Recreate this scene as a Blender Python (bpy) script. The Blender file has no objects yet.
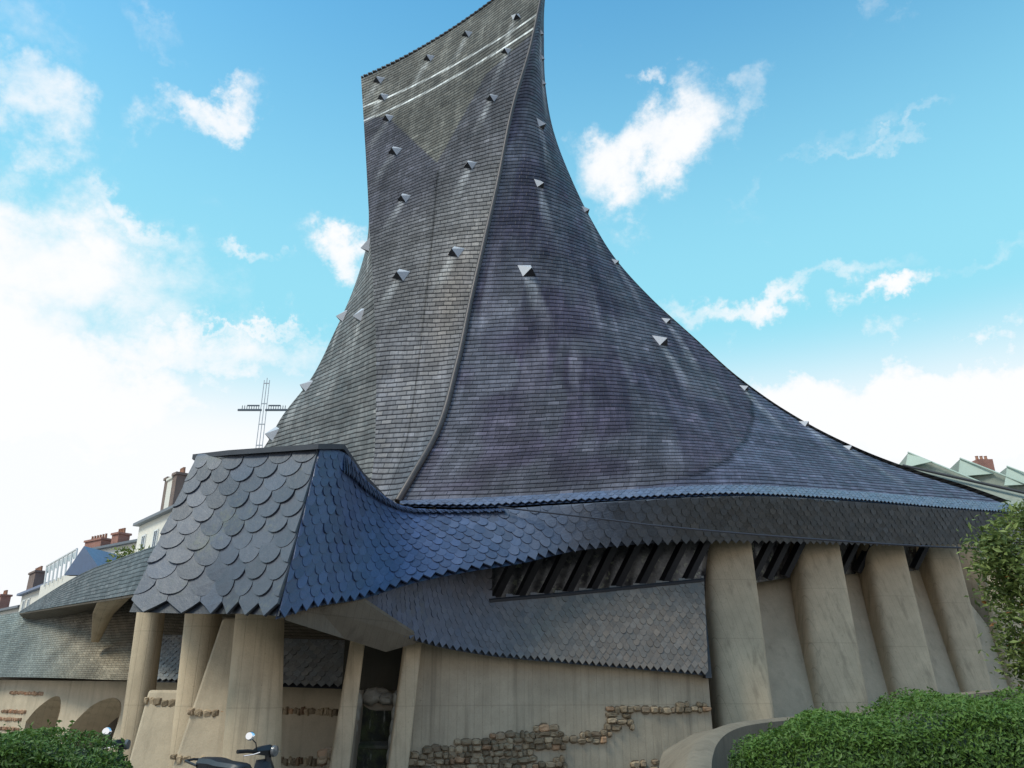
import bpy, bmesh, math, random
import numpy as np
from mathutils import Vector, Matrix
from mathutils.bvhtree import BVHTree
random.seed(7); rng = np.random.default_rng(7)
S = bpy.context.scene
COL = S.collection
R = math.radians
PITCH = R(21.0); FPX = 800.0; EYE = 1.6
CP, SP = math.cos(PITCH), math.sin(PITCH)

def P(x, y, Y):
    """survey helper: a sight line of the photograph met at the distance Y in front of the tripod"""
    u = (x - 512.0) / FPX; v = (384.0 - y) / FPX
    k = Y / (CP - v * SP)
    return np.array([u * k, Y, EYE + (SP + v * CP) * k])

def proj(p):
    d = p[1] * CP + (p[2] - EYE) * SP
    return 512 + FPX * p[0] / d, 384 - FPX * (-p[1] * SP + (p[2] - EYE) * CP) / d

# ------------------------------------------------------------------ node helpers
def new_mat(name):
    m = bpy.data.materials.new(name); m.use_nodes = True
    nt = m.node_tree; nt.nodes.clear()
    out = nt.nodes.new('ShaderNodeOutputMaterial'); b = nt.nodes.new('ShaderNodeBsdfPrincipled')
    nt.links.new(b.outputs[0], out.inputs[0])
    return m, nt, b

class N:
    def __init__(s, nt): s.nt = nt
    def _in(s, sock, v):
        if hasattr(v, 'is_output'): s.nt.links.new(v, sock)
        elif v is not None: sock.default_value = v
    def math(s, op, a, b=None, c=None, clamp=False):
        n = s.nt.nodes.new('ShaderNodeMath'); n.operation = op; n.use_clamp = clamp
        s._in(n.inputs[0], a)
        if b is not None: s._in(n.inputs[1], b)
        if c is not None: s._in(n.inputs[2], c)
        return n.outputs[0]
    def mix(s, f, a, b, mode='MIX'):
        n = s.nt.nodes.new('ShaderNodeMix'); n.data_type = 'RGBA'; n.blend_type = mode
        s._in(n.inputs[0], f)
        s._in(n.inputs[6], a if hasattr(a, 'is_output') or len(a) == 4 else (*a, 1))
        s._in(n.inputs[7], b if hasattr(b, 'is_output') or len(b) == 4 else (*b, 1))
        return n.outputs[2]
    def noise(s, vec, scale, detail=4, rough=.55, dist=0, out=0):
        n = s.nt.nodes.new('ShaderNodeTexNoise')
        if vec is not None: s.nt.links.new(vec, n.inputs['Vector'])
        n.inputs['Scale'].default_value = scale; n.inputs['Detail'].default_value = detail
        n.inputs['Roughness'].default_value = rough; n.inputs['Distortion'].default_value = dist
        return n.outputs[out]
    def rng(s, v, a, b, c=0., d=1.):
        n = s.nt.nodes.new('ShaderNodeMapRange'); n.interpolation_type = 'SMOOTHSTEP'
        s._in(n.inputs[0], v); n.inputs[1].default_value = a; n.inputs[2].default_value = b
        n.inputs[3].default_value = c; n.inputs[4].default_value = d
        return n.outputs[0]
    def coord(s, which='Object'):
        return s.nt.nodes.new('ShaderNodeTexCoord').outputs[which]
    def pos(s): return s.nt.nodes.new('ShaderNodeNewGeometry').outputs['Position']
    def attr(s, name):
        n = s.nt.nodes.new('ShaderNodeAttribute'); n.attribute_name = name; return n.outputs['Color']
    def scale(s, vec, sc):
        n = s.nt.nodes.new('ShaderNodeVectorMath'); n.operation = 'MULTIPLY'
        s.nt.links.new(vec, n.inputs[0]); n.inputs[1].default_value = sc; return n.outputs[0]
    def xyz(s, vec):
        n = s.nt.nodes.new('ShaderNodeSeparateXYZ'); s.nt.links.new(vec, n.inputs[0]); return n.outputs
    def comb(s, x, y, z=0.):
        n = s.nt.nodes.new('ShaderNodeCombineXYZ')
        for i, v in enumerate((x, y, z)): s._in(n.inputs[i], v)
        return n.outputs[0]
    def white(s, vec, out='Value'):
        n = s.nt.nodes.new('ShaderNodeTexWhiteNoise'); n.noise_dimensions = '2D'
        s.nt.links.new(vec, n.inputs['Vector']); return n.outputs[out]
    def bump(s, h, dist, strength=1., normal=None):
        n = s.nt.nodes.new('ShaderNodeBump'); n.inputs['Distance'].default_value = dist
        n.inputs['Strength'].default_value = strength; s._in(n.inputs['Height'], h)
        if normal is not None: s.nt.links.new(normal, n.inputs['Normal'])
        return n.outputs[0]

def mat_slates(name, cw=.30, ch=.17, spec=.22, con=1.):
    """coursed slates on a UV in metres; the attribute 'tint' carries the stone's own colour"""
    m, nt, b = new_mat(name); n = N(nt)
    uv = n.coord('UV'); x, y, _ = n.xyz(uv)
    wob = n.noise(n.scale(uv, (1, 1, 1)), 1.3, 2)
    y2 = n.math('MULTIPLY_ADD', wob, .09, y)
    v = n.math('DIVIDE', y2, ch); row = n.math('FLOOR', v); fv = n.math('FRACT', v)
    off = n.white(n.comb(row, 3.3))
    u = n.math('ADD', n.math('DIVIDE', x, cw), n.math('MULTIPLY_ADD', off, .35, n.math('MULTIPLY', n.math('MODULO', row, 2.), .5)))
    cell = n.math('FLOOR', u); fu = n.math('FRACT', u)
    rnd = n.white(n.comb(cell, row)); rnd2 = n.white(n.comb(row, cell))
    pos = n.pos()
    big = n.noise(pos, .55, 5, .62); med = n.noise(pos, 3.0, 5, .6); fine = n.noise(pos, 22, 4, .6)
    k = n.math('MULTIPLY', n.math('MULTIPLY_ADD', rnd, .36 * con, .82), n.math('MULTIPLY_ADD', n.white(n.comb(row, 7.7)), .26 * con, .87))
    k = n.math('MULTIPLY', k, n.math('MULTIPLY_ADD', n.rng(big, .3, .7), .6, .7))
    k = n.math('MULTIPLY', k, n.math('MULTIPLY_ADD', fine, .5, .75))
    stk = n.noise(n.comb(n.math('MULTIPLY', x, 2.6), n.math('MULTIPLY', y, .32)), 1.1, 5, .7)
    k = n.math('MULTIPLY', k, n.math('ADD', n.rng(stk, .42, .72, 1 - .12 * con, 1 + .5 * con), n.math('MULTIPLY', n.rng(rnd2, .95, .98), .45 * con)))
    c = n.mix(1., n.attr('tint'), n.comb(k, k, k), 'MULTIPLY')
    c = n.mix(n.math('MULTIPLY', n.rng(med, .55, .78), .28), c, (.10, .105, .10))
    # open joints beside the slates, and under each course a shadow line painted dark
    g1 = n.math('MAXIMUM', n.rng(fv, .08, .40, 1., 0.), n.rng(fv, .95, 1., 0., 1.)); g2 = n.rng(n.math('ABSOLUTE', n.math('SUBTRACT', fu, .5)), .455, .49)
    gap_shade = n.math('MAXIMUM', g1, n.math('MULTIPLY', g2, .16))
    c = n.mix(n.math('MULTIPLY', gap_shade, .84 * con), c, (.006, .006, .009))
    nt.links.new(c, b.inputs['Base Color'])
    rr = n.math('MULTIPLY_ADD', rnd2, .22, .40); nt.links.new(rr, b.inputs['Roughness'])
    nt.links.new(n.math('MULTIPLY', n.math('SUBTRACT', 1., gap_shade), spec), b.inputs['Specular IOR Level'])
    h = n.math('SUBTRACT', n.math('SUBTRACT', 1., fv), n.math('MULTIPLY', g2, .5))
    h = n.math('ADD', h, n.math('MULTIPLY', rnd, .5)); h = n.math('ADD', h, n.math('MULTIPLY', fine, .3))
    nt.links.new(n.bump(h, .03, .9), b.inputs['Normal'])
    return m

def mat_scale(name, base, lichen=.35, rough=.42, spec=.5):
    m, nt, b = new_mat(name); n = N(nt); pos = n.pos()
    a = n.attr('tint'); big = n.noise(pos, .8, 4); f = n.noise(pos, 9, 6, .65); ff = n.noise(pos, 60, 3)
    k = n.math('MULTIPLY_ADD', f, .7, .62)
    k = n.math('MULTIPLY', k, n.math('MULTIPLY_ADD', ff, .4, .8))
    c = n.mix(1., a, (*base, 1), 'MULTIPLY'); c = n.mix(1., c, n.comb(k, k, k), 'MULTIPLY')
    c = n.mix(n.math('MULTIPLY', n.rng(n.math('MULTIPLY', big, f), .27, .42), lichen), c, (.11, .115, .085))
    sp = n.noise(pos, 34, 2, .5)
    c = n.mix(n.math('MULTIPLY', n.rng(sp, .70, .78), .35 * min(1, lichen * 2)), c, (.2, .2, .18))
    nt.links.new(c, b.inputs['Base Color'])
    nt.links.new(n.math('MULTIPLY_ADD', f, .3, rough - .15), b.inputs['Roughness'])
    b.inputs['Specular IOR Level'].default_value = spec
    nt.links.new(n.bump(n.math('ADD', f, n.math('MULTIPLY', ff, .25)), .02, .5), b.inputs['Normal'])
    return m

def mat_concrete(name, base, dark=.45, streak=.5, green=0., board=True):
    m, nt, b = new_mat(name); n = N(nt); pos = n.pos(); x, y, z = n.xyz(pos)
    big = n.noise(pos, .6, 5, .6); med = n.noise(pos, 2.6, 6, .65); fine = n.noise(pos, 40, 4, .6)
    st = n.noise(n.scale(pos, (3.2, 3.2, .16)), 1.3, 5, .65)
    k = n.math('MULTIPLY_ADD', big, .5, .75); k = n.math('MULTIPLY', k, n.math('MULTIPLY_ADD', med, .5, .75))
    k = n.math('MULTIPLY', k, n.math('MULTIPLY_ADD', fine, .3, .85))
    c = n.mix(1., (*base, 1), n.comb(k, k, k), 'MULTIPLY')
    c = n.mix(n.math('MULTIPLY', n.rng(st, .5, .75), streak), c, tuple(v * dark for v in base))
    pale = n.noise(n.scale(pos, (1.5, 1.5, .3)), 1.1, 4)
    c = n.mix(n.math('MULTIPLY', n.rng(pale, .56, .72), .3), c, (base[0] * 1.35, base[1] * 1.38, base[2] * 1.42))
    if green:
        gm = n.noise(n.scale(pos, (1.6, 1.6, .5)), 1.7, 5, .7)
        c = n.mix(n.math('MULTIPLY', n.rng(gm, .5, .7), green), c, (.035, .045, .018))
    h = n.math('ADD', n.math('MULTIPLY', fine, .35), med)
    if board:
        bd = n.math('FRACT', n.math('MULTIPLY', n.math('ADD', x, n.math('MULTIPLY', y, .6)), 5.5))
        joint = n.rng(n.math('ABSOLUTE', n.math('SUBTRACT', bd, .5)), .45, .5)
        h = n.math('SUBTRACT', h, n.math('MULTIPLY', joint, .35))
        pl_ = n.math('FRACT', n.math('DIVIDE', z, 1.35)); pour = n.rng(n.math('ABSOLUTE', n.math('SUBTRACT', pl_, .5)), .488, .499)
        c = n.mix(n.math('MULTIPLY', pour, .3), c, tuple(v * .5 for v in base)); pit = n.noise(pos, 26, 2, .5); c = n.mix(n.math('MULTIPLY', n.rng(pit, .70, .76), .5), c, tuple(v * .4 for v in base))
        c = n.mix(n.math('MULTIPLY', joint, .32), c, tuple(v * .5 for v in base))
    nt.links.new(c, b.inputs['Base Color']); b.inputs['Roughness'].default_value = .88
    b.inputs['Specular IOR Level'].default_value = .25
    nt.links.new(n.bump(h, .03, .5), b.inputs['Normal'])
    return m

def mat_plain(name, base, rough=.6, var=.35, scale=6., metal=0., spec=.5, bump=.006):
    m, nt, b = new_mat(name); n = N(nt); pos = n.pos()
    f = n.noise(pos, scale, 5, .6); k = n.math('MULTIPLY_ADD', f, var * 2, 1 - var)
    nt.links.new(n.mix(1., (*base, 1), n.comb(k, k, k), 'MULTIPLY'), b.inputs['Base Color'])
    b.inputs['Roughness'].default_value = rough; b.inputs['Metallic'].default_value = metal
    b.inputs['Specular IOR Level'].default_value = spec
    if bump: nt.links.new(n.bump(f, bump, .5), b.inputs['Normal'])
    return m

def mat_brick(name, c1, c2, mortar, sx=4.5, sz=13.):
    m, nt, b = new_mat(name); n = N(nt); pos = n.pos(); x, y, z = n.xyz(pos)
    t = nt.nodes.new('ShaderNodeTexBrick'); nt.links.new(n.comb(n.math('ADD', x, y), z, 0.), t.inputs['Vector'])
    t.inputs['Scale'].default_value = 3.; t.inputs['Color1'].default_value = (*c1, 1); t.inputs['Color2'].default_value = (*c2, 1)
    t.inputs['Mortar'].default_value = (*mortar, 1)
    f = n.noise(pos, 1.2, 4); k = n.math('MULTIPLY_ADD', f, .8, .6)
    nt.links.new(n.mix(1., t.outputs[0], n.comb(k, k, k), 'MULTIPLY'), b.inputs['Base Color']); b.inputs['Roughness'].default_value = .9
    return m

def mat_leaf(name, dark, light, trans=.25):
    m, nt, b = new_mat(name); n = N(nt)
    a = n.attr('tint'); r, g, bl = n.xyz(a)
    c = n.mix(r, (*dark, 1), (*light, 1))
    nt.links.new(c, b.inputs['Base Color']); b.inputs['Roughness'].default_value = .5
    b.inputs['Specular IOR Level'].default_value = .35
    tr = nt.nodes.new('ShaderNodeBsdfTranslucent'); nt.links.new(c, tr.inputs[0])
    mx = nt.nodes.new('ShaderNodeMixShader'); mx.inputs[0].default_value = trans
    out = [q for q in nt.nodes if q.type == 'OUTPUT_MATERIAL'][0]
    nt.links.new(b.outputs[0], mx.inputs[1]); nt.links.new(tr.outputs[0], mx.inputs[2]); nt.links.new(mx.outputs[0], out.inputs[0])
    return m

# ------------------------------------------------------------------ object helpers
def props(o, label=None, cat=None, group=None, kind=None):
    for k, v in (('label', label), ('category', cat), ('group', group), ('kind', kind)):
        if v: o[k] = v
    return o

def thing(name, label, cat, loc=(0, 0, 0), rz=0., group=None):
    o = bpy.data.objects.new(name, None); COL.objects.link(o); o.location = loc; o.rotation_euler = (0, 0, rz)
    o.empty_display_size = .3
    return props(o, label, cat, group)

def mesh_obj(name, V, F, mat, parent=None, smooth=False, tint=None, uv=None, label=None):
    me = bpy.data.meshes.new(name); me.from_pydata([tuple(map(float, v)) for v in V], [], F)
    if tint is not None:
        ca = me.color_attributes.new('tint', 'FLOAT_COLOR', 'POINT')
        t = np.ones((len(V), 4), np.float32); t[:, :3] = tint; ca.data.foreach_set('color', t.ravel())
    if uv is not None:
        ul = me.uv_layers.new(name='UVMap'); li = np.zeros(len(me.loops), np.int32); me.loops.foreach_get('vertex_index', li)
        ul.data.foreach_set('uv', np.asarray(uv, np.float32)[li].ravel())
    if smooth: me.polygons.foreach_set('use_smooth', [True] * len(me.polygons))
    me.materials.append(mat); me.update()
    o = bpy.data.objects.new(name, me); COL.objects.link(o); o.parent = parent
    if label: o['label'] = label
    return o

def grid_faces(n, m, base=0, flip=False):
    F = []
    for i in range(n - 1):
        for j in range(m - 1):
            a = base + i * m + j
            f = (a, a + 1, a + m + 1, a + m)
            F.append(f[::-1] if flip else f)
    return F

class MB:
    """collects shapes into one mesh"""
    def __init__(s): s.V = []; s.F = []
    def add(s, V, F):
        b = len(s.V); s.V += [tuple(map(float, v)) for v in V]; s.F += [tuple(b + i for i in f) for f in F]; return s
    def box(s, c, size, rot=None, taper=1.):
        hx, hy, hz = [q / 2 for q in size]; V = []
        for z, k in ((-hz, 1.), (hz, taper)):
            for x, y in ((-hx, -hy), (hx, -hy), (hx, hy), (-hx, hy)):
                v = Vector((x * k, y * k, z))
                if rot is not None: v = rot @ v
                V.append(tuple(v + Vector(c)))
        return s.add(V, [(3, 2, 1, 0), (4, 5, 6, 7), (0, 1, 5, 4), (1, 2, 6, 5), (2, 3, 7, 6), (3, 0, 4, 7)])
    def loft(s, rings, closed=True, cap=True):
        n = len(rings[0]); V = [p for r in rings for p in r]; F = []
        for i in range(len(rings) - 1):
            for j in range(n if closed else n - 1):
                k = (j + 1) % n
                F.append((i * n + j, i * n + k, (i + 1) * n + k, (i + 1) * n + j))
        if cap and closed: F += [tuple(range(n))[::-1], tuple((len(rings) - 1) * n + j for j in range(n))]
        return s.add(V, F)
    def tube(s, pts, r, n=8, cap=True):
        pts = [Vector(p) for p in pts]; rings = []
        for i, p in enumerate(pts):
            t = (pts[min(i + 1, len(pts) - 1)] - pts[max(i - 1, 0)]).normalized()
            a = t.orthogonal().normalized() if i == 0 else (pa - t * pa.dot(t)).normalized()
            pa = a; b = t.cross(a); rr = r[i] if hasattr(r, '__len__') else r
            rings.append([tuple(p + (a * math.cos(q) + b * math.sin(q)) * rr) for q in [2 * math.pi * j / n for j in range(n)]])
        return s.loft(rings, True, cap)
    def lathe(s, prof, c=(0, 0, 0), n=20, axis='z'):
        rings = []
        for r_, h in prof:
            ring = []
            for j in range(n):
                q = 2 * math.pi * j / n; x, y = r_ * math.cos(q), r_ * math.sin(q)
                v = (x, y, h) if axis == 'z' else ((x, h, y) if axis == 'y' else (h, x, y))
                ring.append(tuple(Vector(v) + Vector(c)))
            rings.append(ring)
        return s.loft(rings)
    def prism(s, poly, off):
        n = len(poly); V = [np.asarray(p, float) for p in poly] + [np.asarray(p, float) + np.asarray(off, float) for p in poly]
        return s.add(V, [tuple(range(n)), tuple(range(2 * n - 1, n - 1, -1))] + [(i + n, (i + 1) % n + n, (i + 1) % n, i) for i in range(n)])
    def obj(s, name, mat, parent=None, smooth=False, bevel=0., label=None, tint=None):
        o = mesh_obj(name, s.V, s.F, mat, parent, False, tint, None, label)
        bm = bmesh.new(); bm.from_mesh(o.data); bmesh.ops.recalc_face_normals(bm, faces=bm.faces[:])
        bm.to_mesh(o.data); bm.free()
        if smooth:
            o.data.polygons.foreach_set('use_smooth', [True] * len(o.data.polygons))
            o.data.set_sharp_from_angle(angle=R(40))
        if bevel:
            mo = o.modifiers.new('bevel', 'BEVEL'); mo.width = bevel; mo.segments = 2; mo.limit_method = 'ANGLE'
        return o

def inside(poly, x, y):
    c = False
    for i in range(len(poly)):
        (x1, y1), (x2, y2) = poly[i], poly[i - 1]
        if (y1 > y) != (y2 > y) and x < (x2 - x1) * (y - y1) / (y2 - y1) + x1: c = not c
    return c

def hermite(t, tk, pk):
    """smooth curve through pk (k,3) at tk, straight beyond its ends"""
    t = np.atleast_1d(np.asarray(t, float)); tk = np.asarray(tk, float); pk = np.asarray(pk, float)
    d = np.diff(pk, axis=0) / np.diff(tk)[:, None]
    m = np.vstack([d[:1], (d[1:] * np.diff(tk)[:-1, None] + d[:-1] * np.diff(tk)[1:, None]) / (tk[2:] - tk[:-2])[:, None], d[-1:]]) if len(tk) > 2 else np.vstack([d, d])
    i = np.clip(np.searchsorted(tk, t) - 1, 0, len(tk) - 2); h = tk[i + 1] - tk[i]; s = ((t - tk[i]) / h)
    sc = np.clip(s, 0, 1)[:, None]; hh = h[:, None]
    q = (2 * sc**3 - 3 * sc**2 + 1) * pk[i] + (sc**3 - 2 * sc**2 + sc) * hh * m[i] + (-2 * sc**3 + 3 * sc**2) * pk[i + 1] + (sc**3 - sc**2) * hh * m[i + 1]
    lo = (t < tk[0]); hi = (t > tk[-1])
    q[lo] += (t[lo] - tk[0])[:, None] * m[0]; q[hi] += (t[hi] - tk[-1])[:, None] * m[-1]
    return q

def scales(name, top, bot, width, pitch, mat, parent, lift=.03, point=.0, bulge=0., skip=None, backing=None, tone=(.75, 1.25), rows_max=99, label=None, umin=0., umax=1., hue=.05, shift=None, thick=.022):
    """fish-scale slates, each a lapped tongue, over the ruled surface between two space curves"""
    top = np.array(top); bot = np.array(bot); k = np.linspace(0, 1, len(top)); kb = np.linspace(0, 1, len(bot))
    def Sf(u, v):
        u = np.atleast_1d(u).astype(float); v = np.atleast_1d(v).astype(float)
        p = hermite(u, k, top) * (1 - v)[:, None] + hermite(u, kb, bot) * v[:, None]
        if bulge: p[:, 2] += bulge * 4 * np.clip(v, 0, 1) * (1 - np.clip(v, 0, 1))
        return p
    def nrm(u, v):
        e = .004
        du = Sf(u + e, v) - Sf(u - e, v); dv = Sf(u, v + .02) - Sf(u, v - .02)
        q = np.cross(du, dv); q /= np.linalg.norm(q, axis=1)[:, None] + 1e-9
        return q
    uu = np.linspace(0, 1, 800); pb = Sf(uu, np.full(800, .6)); L = np.concatenate([[0], np.cumsum(np.linalg.norm(np.diff(pb, axis=0), axis=1))])
    hl = np.linalg.norm(Sf(uu, np.zeros(800)) - Sf(uu, np.ones(800)), axis=1)
    p0 = Sf([.3], [.5])[0]; sgn = 1. if np.dot(nrm(np.array([.3]), np.array([.5]))[0], np.array([0, 0, EYE]) - p0) > 0 else -1.
    V = []; F = []; T = []
    total = L[-1]; ncol = max(1, int(round(total / width))); w = total / ncol
    nrow = min(rows_max, int(hl.max() / pitch) + 3)
    arc = [(-.5, 0.), (-.5, .5)]
    for q in np.linspace(0, math.pi, 11)[1:-1]: arc.append((-.5 * math.cos(q), .5 + .5 * math.sin(q)**(.9)))
    arc += [(.5, .5), (.5, 0.)]
    tri = [(-.5, 0.), (-.5, .68), (-.27, .86), (0, 1.06), (.27, .86), (.5, .68), (.5, 0.)]
    for r in range(nrow - 1, -1, -1):
        pass
    for r in range(nrow):
        for j in range(-1, ncol + 1):
            l = (j + .5 + (.5 if r % 2 else 0.)) * w
            if l < umin * total - .01 or l > umax * total + .01: continue
            u = np.interp(l, L, uu); h = np.interp(u, uu, hl); dv = pitch / h
            vb = 1 - r * dv
            if vb < .25 * dv: continue
            if skip is not None and skip(u, vb - .5 * dv): continue
            sh = tri if (r == 0 or random.random() < point) else arc
            du = w * .985 / max(1e-6, np.interp(min(1, u + .01), uu, L) - np.interp(max(0, u - .01), uu, L)) * (min(1, u + .01) - max(0, u - .01))
            jit = random.uniform(-.05, .05) * dv; li = lift * random.uniform(.7, 1.45); tw = random.uniform(-.35, .35)
            A = np.array(sh); us = u + A[:, 0] * du; vs = np.maximum(vb + dv * 2. * (A[:, 1] - 1) + jit, -.02)
            us = np.clip(us, umin - .0, umax + .0)
            p = Sf(us, vs); nn = nrm(us, np.clip(vs, 0, 1)) * sgn
            up = (.006 + li * A[:, 1] * (1 + tw * A[:, 0] * 2))[:, None]
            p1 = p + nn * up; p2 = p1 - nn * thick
            b = len(V); n_ = len(A); V += list(p1) + list(p2)
            fc = tuple(range(b, b + n_))
            F.append(fc)
            for q in range(n_ - 1): F.append((b + q, b + q + n_, b + q + n_ + 1, b + q + 1))
            g = random.uniform(*tone); hu = random.uniform(-hue, hue)
            tc = np.array([g * (1 + hu), g, g * (1 - hu)])
            if shift is not None: f_ = min(1, max(0, (u - .3) / .35)); tc = tc * (np.array(shift[0]) * (1 - f_) + np.array(shift[1]) * f_)
            T += [tuple(tc)] * n_ + [tuple(tc * .12)] * n_  # edge vertices tinted dark, painting a shade line round each slate
    # under-boarding just behind the slates
    nu, nv = 120, 14; gu, gv = np.meshgrid(np.linspace(umin, umax, nu), np.linspace(0, 1, nv), indexing='ij')
    gu = gu.ravel(); gv = gv.ravel(); pp = Sf(gu, gv) - nrm(gu, gv) * sgn * .035
    b = len(V); V += list(pp); T += [(.35, .35, .35)] * len(pp)
    for f in grid_faces(nu, nv, b):
        if skip is not None:
            ii = f[0] - b
            if skip(gu[ii] + .5 / nu, gv[ii] + .5 / nv): continue
        F.append(f)
    o = mesh_obj(name, V, F, mat, parent, False, np.array(T), None, label)
    bm = bmesh.new(); bm.from_mesh(o.data)
    bmesh.ops.triangulate(bm, faces=[f for f in bm.faces if len(f.verts) > 4]); bm.to_mesh(o.data); bm.free()
    return o, Sf

def stones(name, spots, mat, parent, dirx, nrm_, label=None, mortar=False, proud=1., tone_=1.):
    """rubble: spots = (centre, w, h)"""
    V = []; F = []; T = []
    dx = Vector(dirx).normalized(); nn = Vector(nrm_).normalized(); dz = Vector((0, 0, 1))
    for c, w, h in spots:
        b = len(V); c = Vector(c); m = 9; d = random.uniform(.04, .10) * proud
        rings = []
        ph = [random.uniform(.78, 1.12) for _ in range(m)]
        for kk, (off, sc) in enumerate(((-.04, 1.), (d * .6, .95), (d, .62))):
            for j in range(m):
                q = 2 * math.pi * (j + .3) / m; cx = math.copysign(abs(math.cos(q))**.55, math.cos(q)); cz = math.copysign(abs(math.sin(q))**.55, math.sin(q))
                V.append(c + dx * (cx * w / 2 * sc * ph[j]) + dz * (cz * h / 2 * sc * ph[j]) + nn * (off + random.uniform(-.012, .012)))
        for i in range(2):
            for j in range(m):
                k = (j + 1) % m; F.append((b + i * m + j, b + i * m + k, b + (i + 1) * m + k, b + (i + 1) * m + j))
        F.append(tuple(b + 2 * m + j for j in range(m)))
        t = random.random(); g = random.uniform(.55, 1.35) * tone_
        colr = np.array([1., .93, .82]) if t < .8 else (np.array([1.1, .84, .68]) if t < .9 else np.array([.82, .74, .66]))
        T += [tuple(colr * g)] * (3 * m)
    if mortar:
        for c, w, h in spots:
            b = len(V); c = Vector(c); o_ = random.uniform(.006, .018); m = 8
            for j in range(m):
                q = 2 * math.pi * (j + .5) / m; V.append(c + dx * (math.cos(q) * w * random.uniform(.52, .64)) + dz * (math.sin(q) * h * random.uniform(.55, .72)) + nn * o_)
            F.append(tuple(range(b, b + m))); T += [(.6, .56, .5)] * m
    return mesh_obj(name, V, F, mat, parent, False, np.array(T), None, label)

def leaves(name, pts, nor, size, mat, parent=None, spread=.7, tint=None, fold=True):
    """many leaf-sized faces at pts"""
    pts = np.asarray(pts); n = len(pts); nor = np.asarray(nor) + rng.normal(0, spread, (n, 3)); nor /= np.linalg.norm(nor, axis=1)[:, None] + 1e-9
    a = np.cross(nor, rng.normal(0, 1, (n, 3))); a /= np.linalg.norm(a, axis=1)[:, None] + 1e-9; b = np.cross(nor, a)
    sz = size * rng.uniform(.5, 1.5, n)[:, None]
    V = np.stack([pts - a * sz, pts + b * sz * .42 + nor * sz * .15, pts + a * sz, pts - b * sz * .42 + nor * sz * .15], 1).reshape(-1, 3)
    i = np.arange(n) * 4
    F = [(int(q), int(q + 1), int(q + 2), int(q + 3)) for q in i]
    t = rng.uniform(0, 1, n) if tint is None else np.asarray(tint)
    T = np.repeat(np.stack([t, t, t], 1), 4, 0)
    return mesh_obj(name, V, F, mat, parent, False, T)

# ------------------------------------------------------------------ materials
M_ROOF = mat_slates('roof_slates')
M_SIDE = mat_slates('side_slates', .26, .15, .15, .5)
M_SCALE_BIG = mat_scale('large_scale_slates', (.068, .074, .094), .6, .5)
M_SCALE_BLUE = mat_scale('sky_blue_scale_slates', (.053, .078, .155), .10, .42)  # blue of the reflected sky put into the slates' base colour
M_SCALE_LOW = mat_scale('lower_scale_slates', (.095, .10, .115), .3, .5)
M_CONC = mat_concrete('concrete', (.52, .41, .275), .45, .6)
M_CONC_WALL = mat_concrete('concrete_wall', (.41, .34, .245), .5, .6)
M_CONC_WARM = mat_concrete('concrete_warm', (.50, .41, .29), .55, .45, board=False)
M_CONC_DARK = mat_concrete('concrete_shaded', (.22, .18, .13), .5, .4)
M_CONC_MOSS = mat_concrete('mossy_concrete', (.075, .07, .055), .4, .6, .85, board=False)
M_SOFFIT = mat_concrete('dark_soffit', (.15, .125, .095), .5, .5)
def mat_wet():
    m, nt, b = new_mat('wet_mossy_stone'); n = N(nt); pos = n.pos()
    st = n.noise(n.scale(pos, (7, 7, .7)), 1.6, 6, .7, .4); g = n.noise(pos, 4, 5, .7)
    c = n.mix(n.rng(g, .4, .65), (.022, .022, .016), (.05, .055, .022))
    c = n.mix(n.math('MULTIPLY', n.rng(st, .55, .72), .75), c, (.30, .29, .24))
    nt.links.new(c, b.inputs['Base Color']); b.inputs['Roughness'].default_value = .7; b.inputs['Specular IOR Level'].default_value = .2
    nt.links.new(n.bump(n.math('ADD', g, st), .06, .8), b.inputs['Normal']); return m
M_WET = mat_wet()
M_STONE = mat_scale('rubble_stone', (.31, .255, .19), .25, .9, .1)
M_TILE = mat_scale('red_tile_rubble', (.26, .17, .12), .2, .9, .2)
M_LEAD = mat_plain('lead_flashing', (.075, .058, .052), .45, .4, 5., .3)
M_ZINC = mat_plain('pale_zinc', (.50, .50, .52), .5, .12, 8., .0)
M_DARK = mat_plain('dark_louvre', (.02, .02, .024), .6, .3)
M_TIMBER = mat_plain('black_mullion', (.014, .013, .016), .6, .4)
M_CAP = mat_plain('cap_slate', (.035, .037, .045), .5, .4)

def mat_glass_pane():
    m, nt, b = new_mat('clerestory_glass'); n = N(nt); pos = n.pos()
    f = n.noise(pos, 2.2, 5, .6); g = n.noise(pos, 7., 4, .6)
    c = n.mix(n.rng(f, .4, .62), (.03, .03, .035), (.19, .18, .175))
    c = n.mix(n.math('MULTIPLY', n.rng(g, .55, .7), .7), c, (.36, .38, .27))  # pale and green blotches paint sky and tree reflections into the panes
    nt.links.new(c, b.inputs['Base Color']); b.inputs['Roughness'].default_value = .25
    nt.links.new(n.bump(f, .02, .3), b.inputs['Normal'])
    return m
M_GLASS = mat_glass_pane()

# ------------------------------------------------------------------ the church
church = thing('church', 'large modern church with a sweeping slate roof, scale-clad canopy and leaning concrete columns', 'church', (0, 18, 0))
def C(o):  # keep world placement under the church's base point
    o.matrix_parent_inverse = church.matrix_basis.inverted() if False else Matrix.Translation((0, -18, 0)); return o

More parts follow.
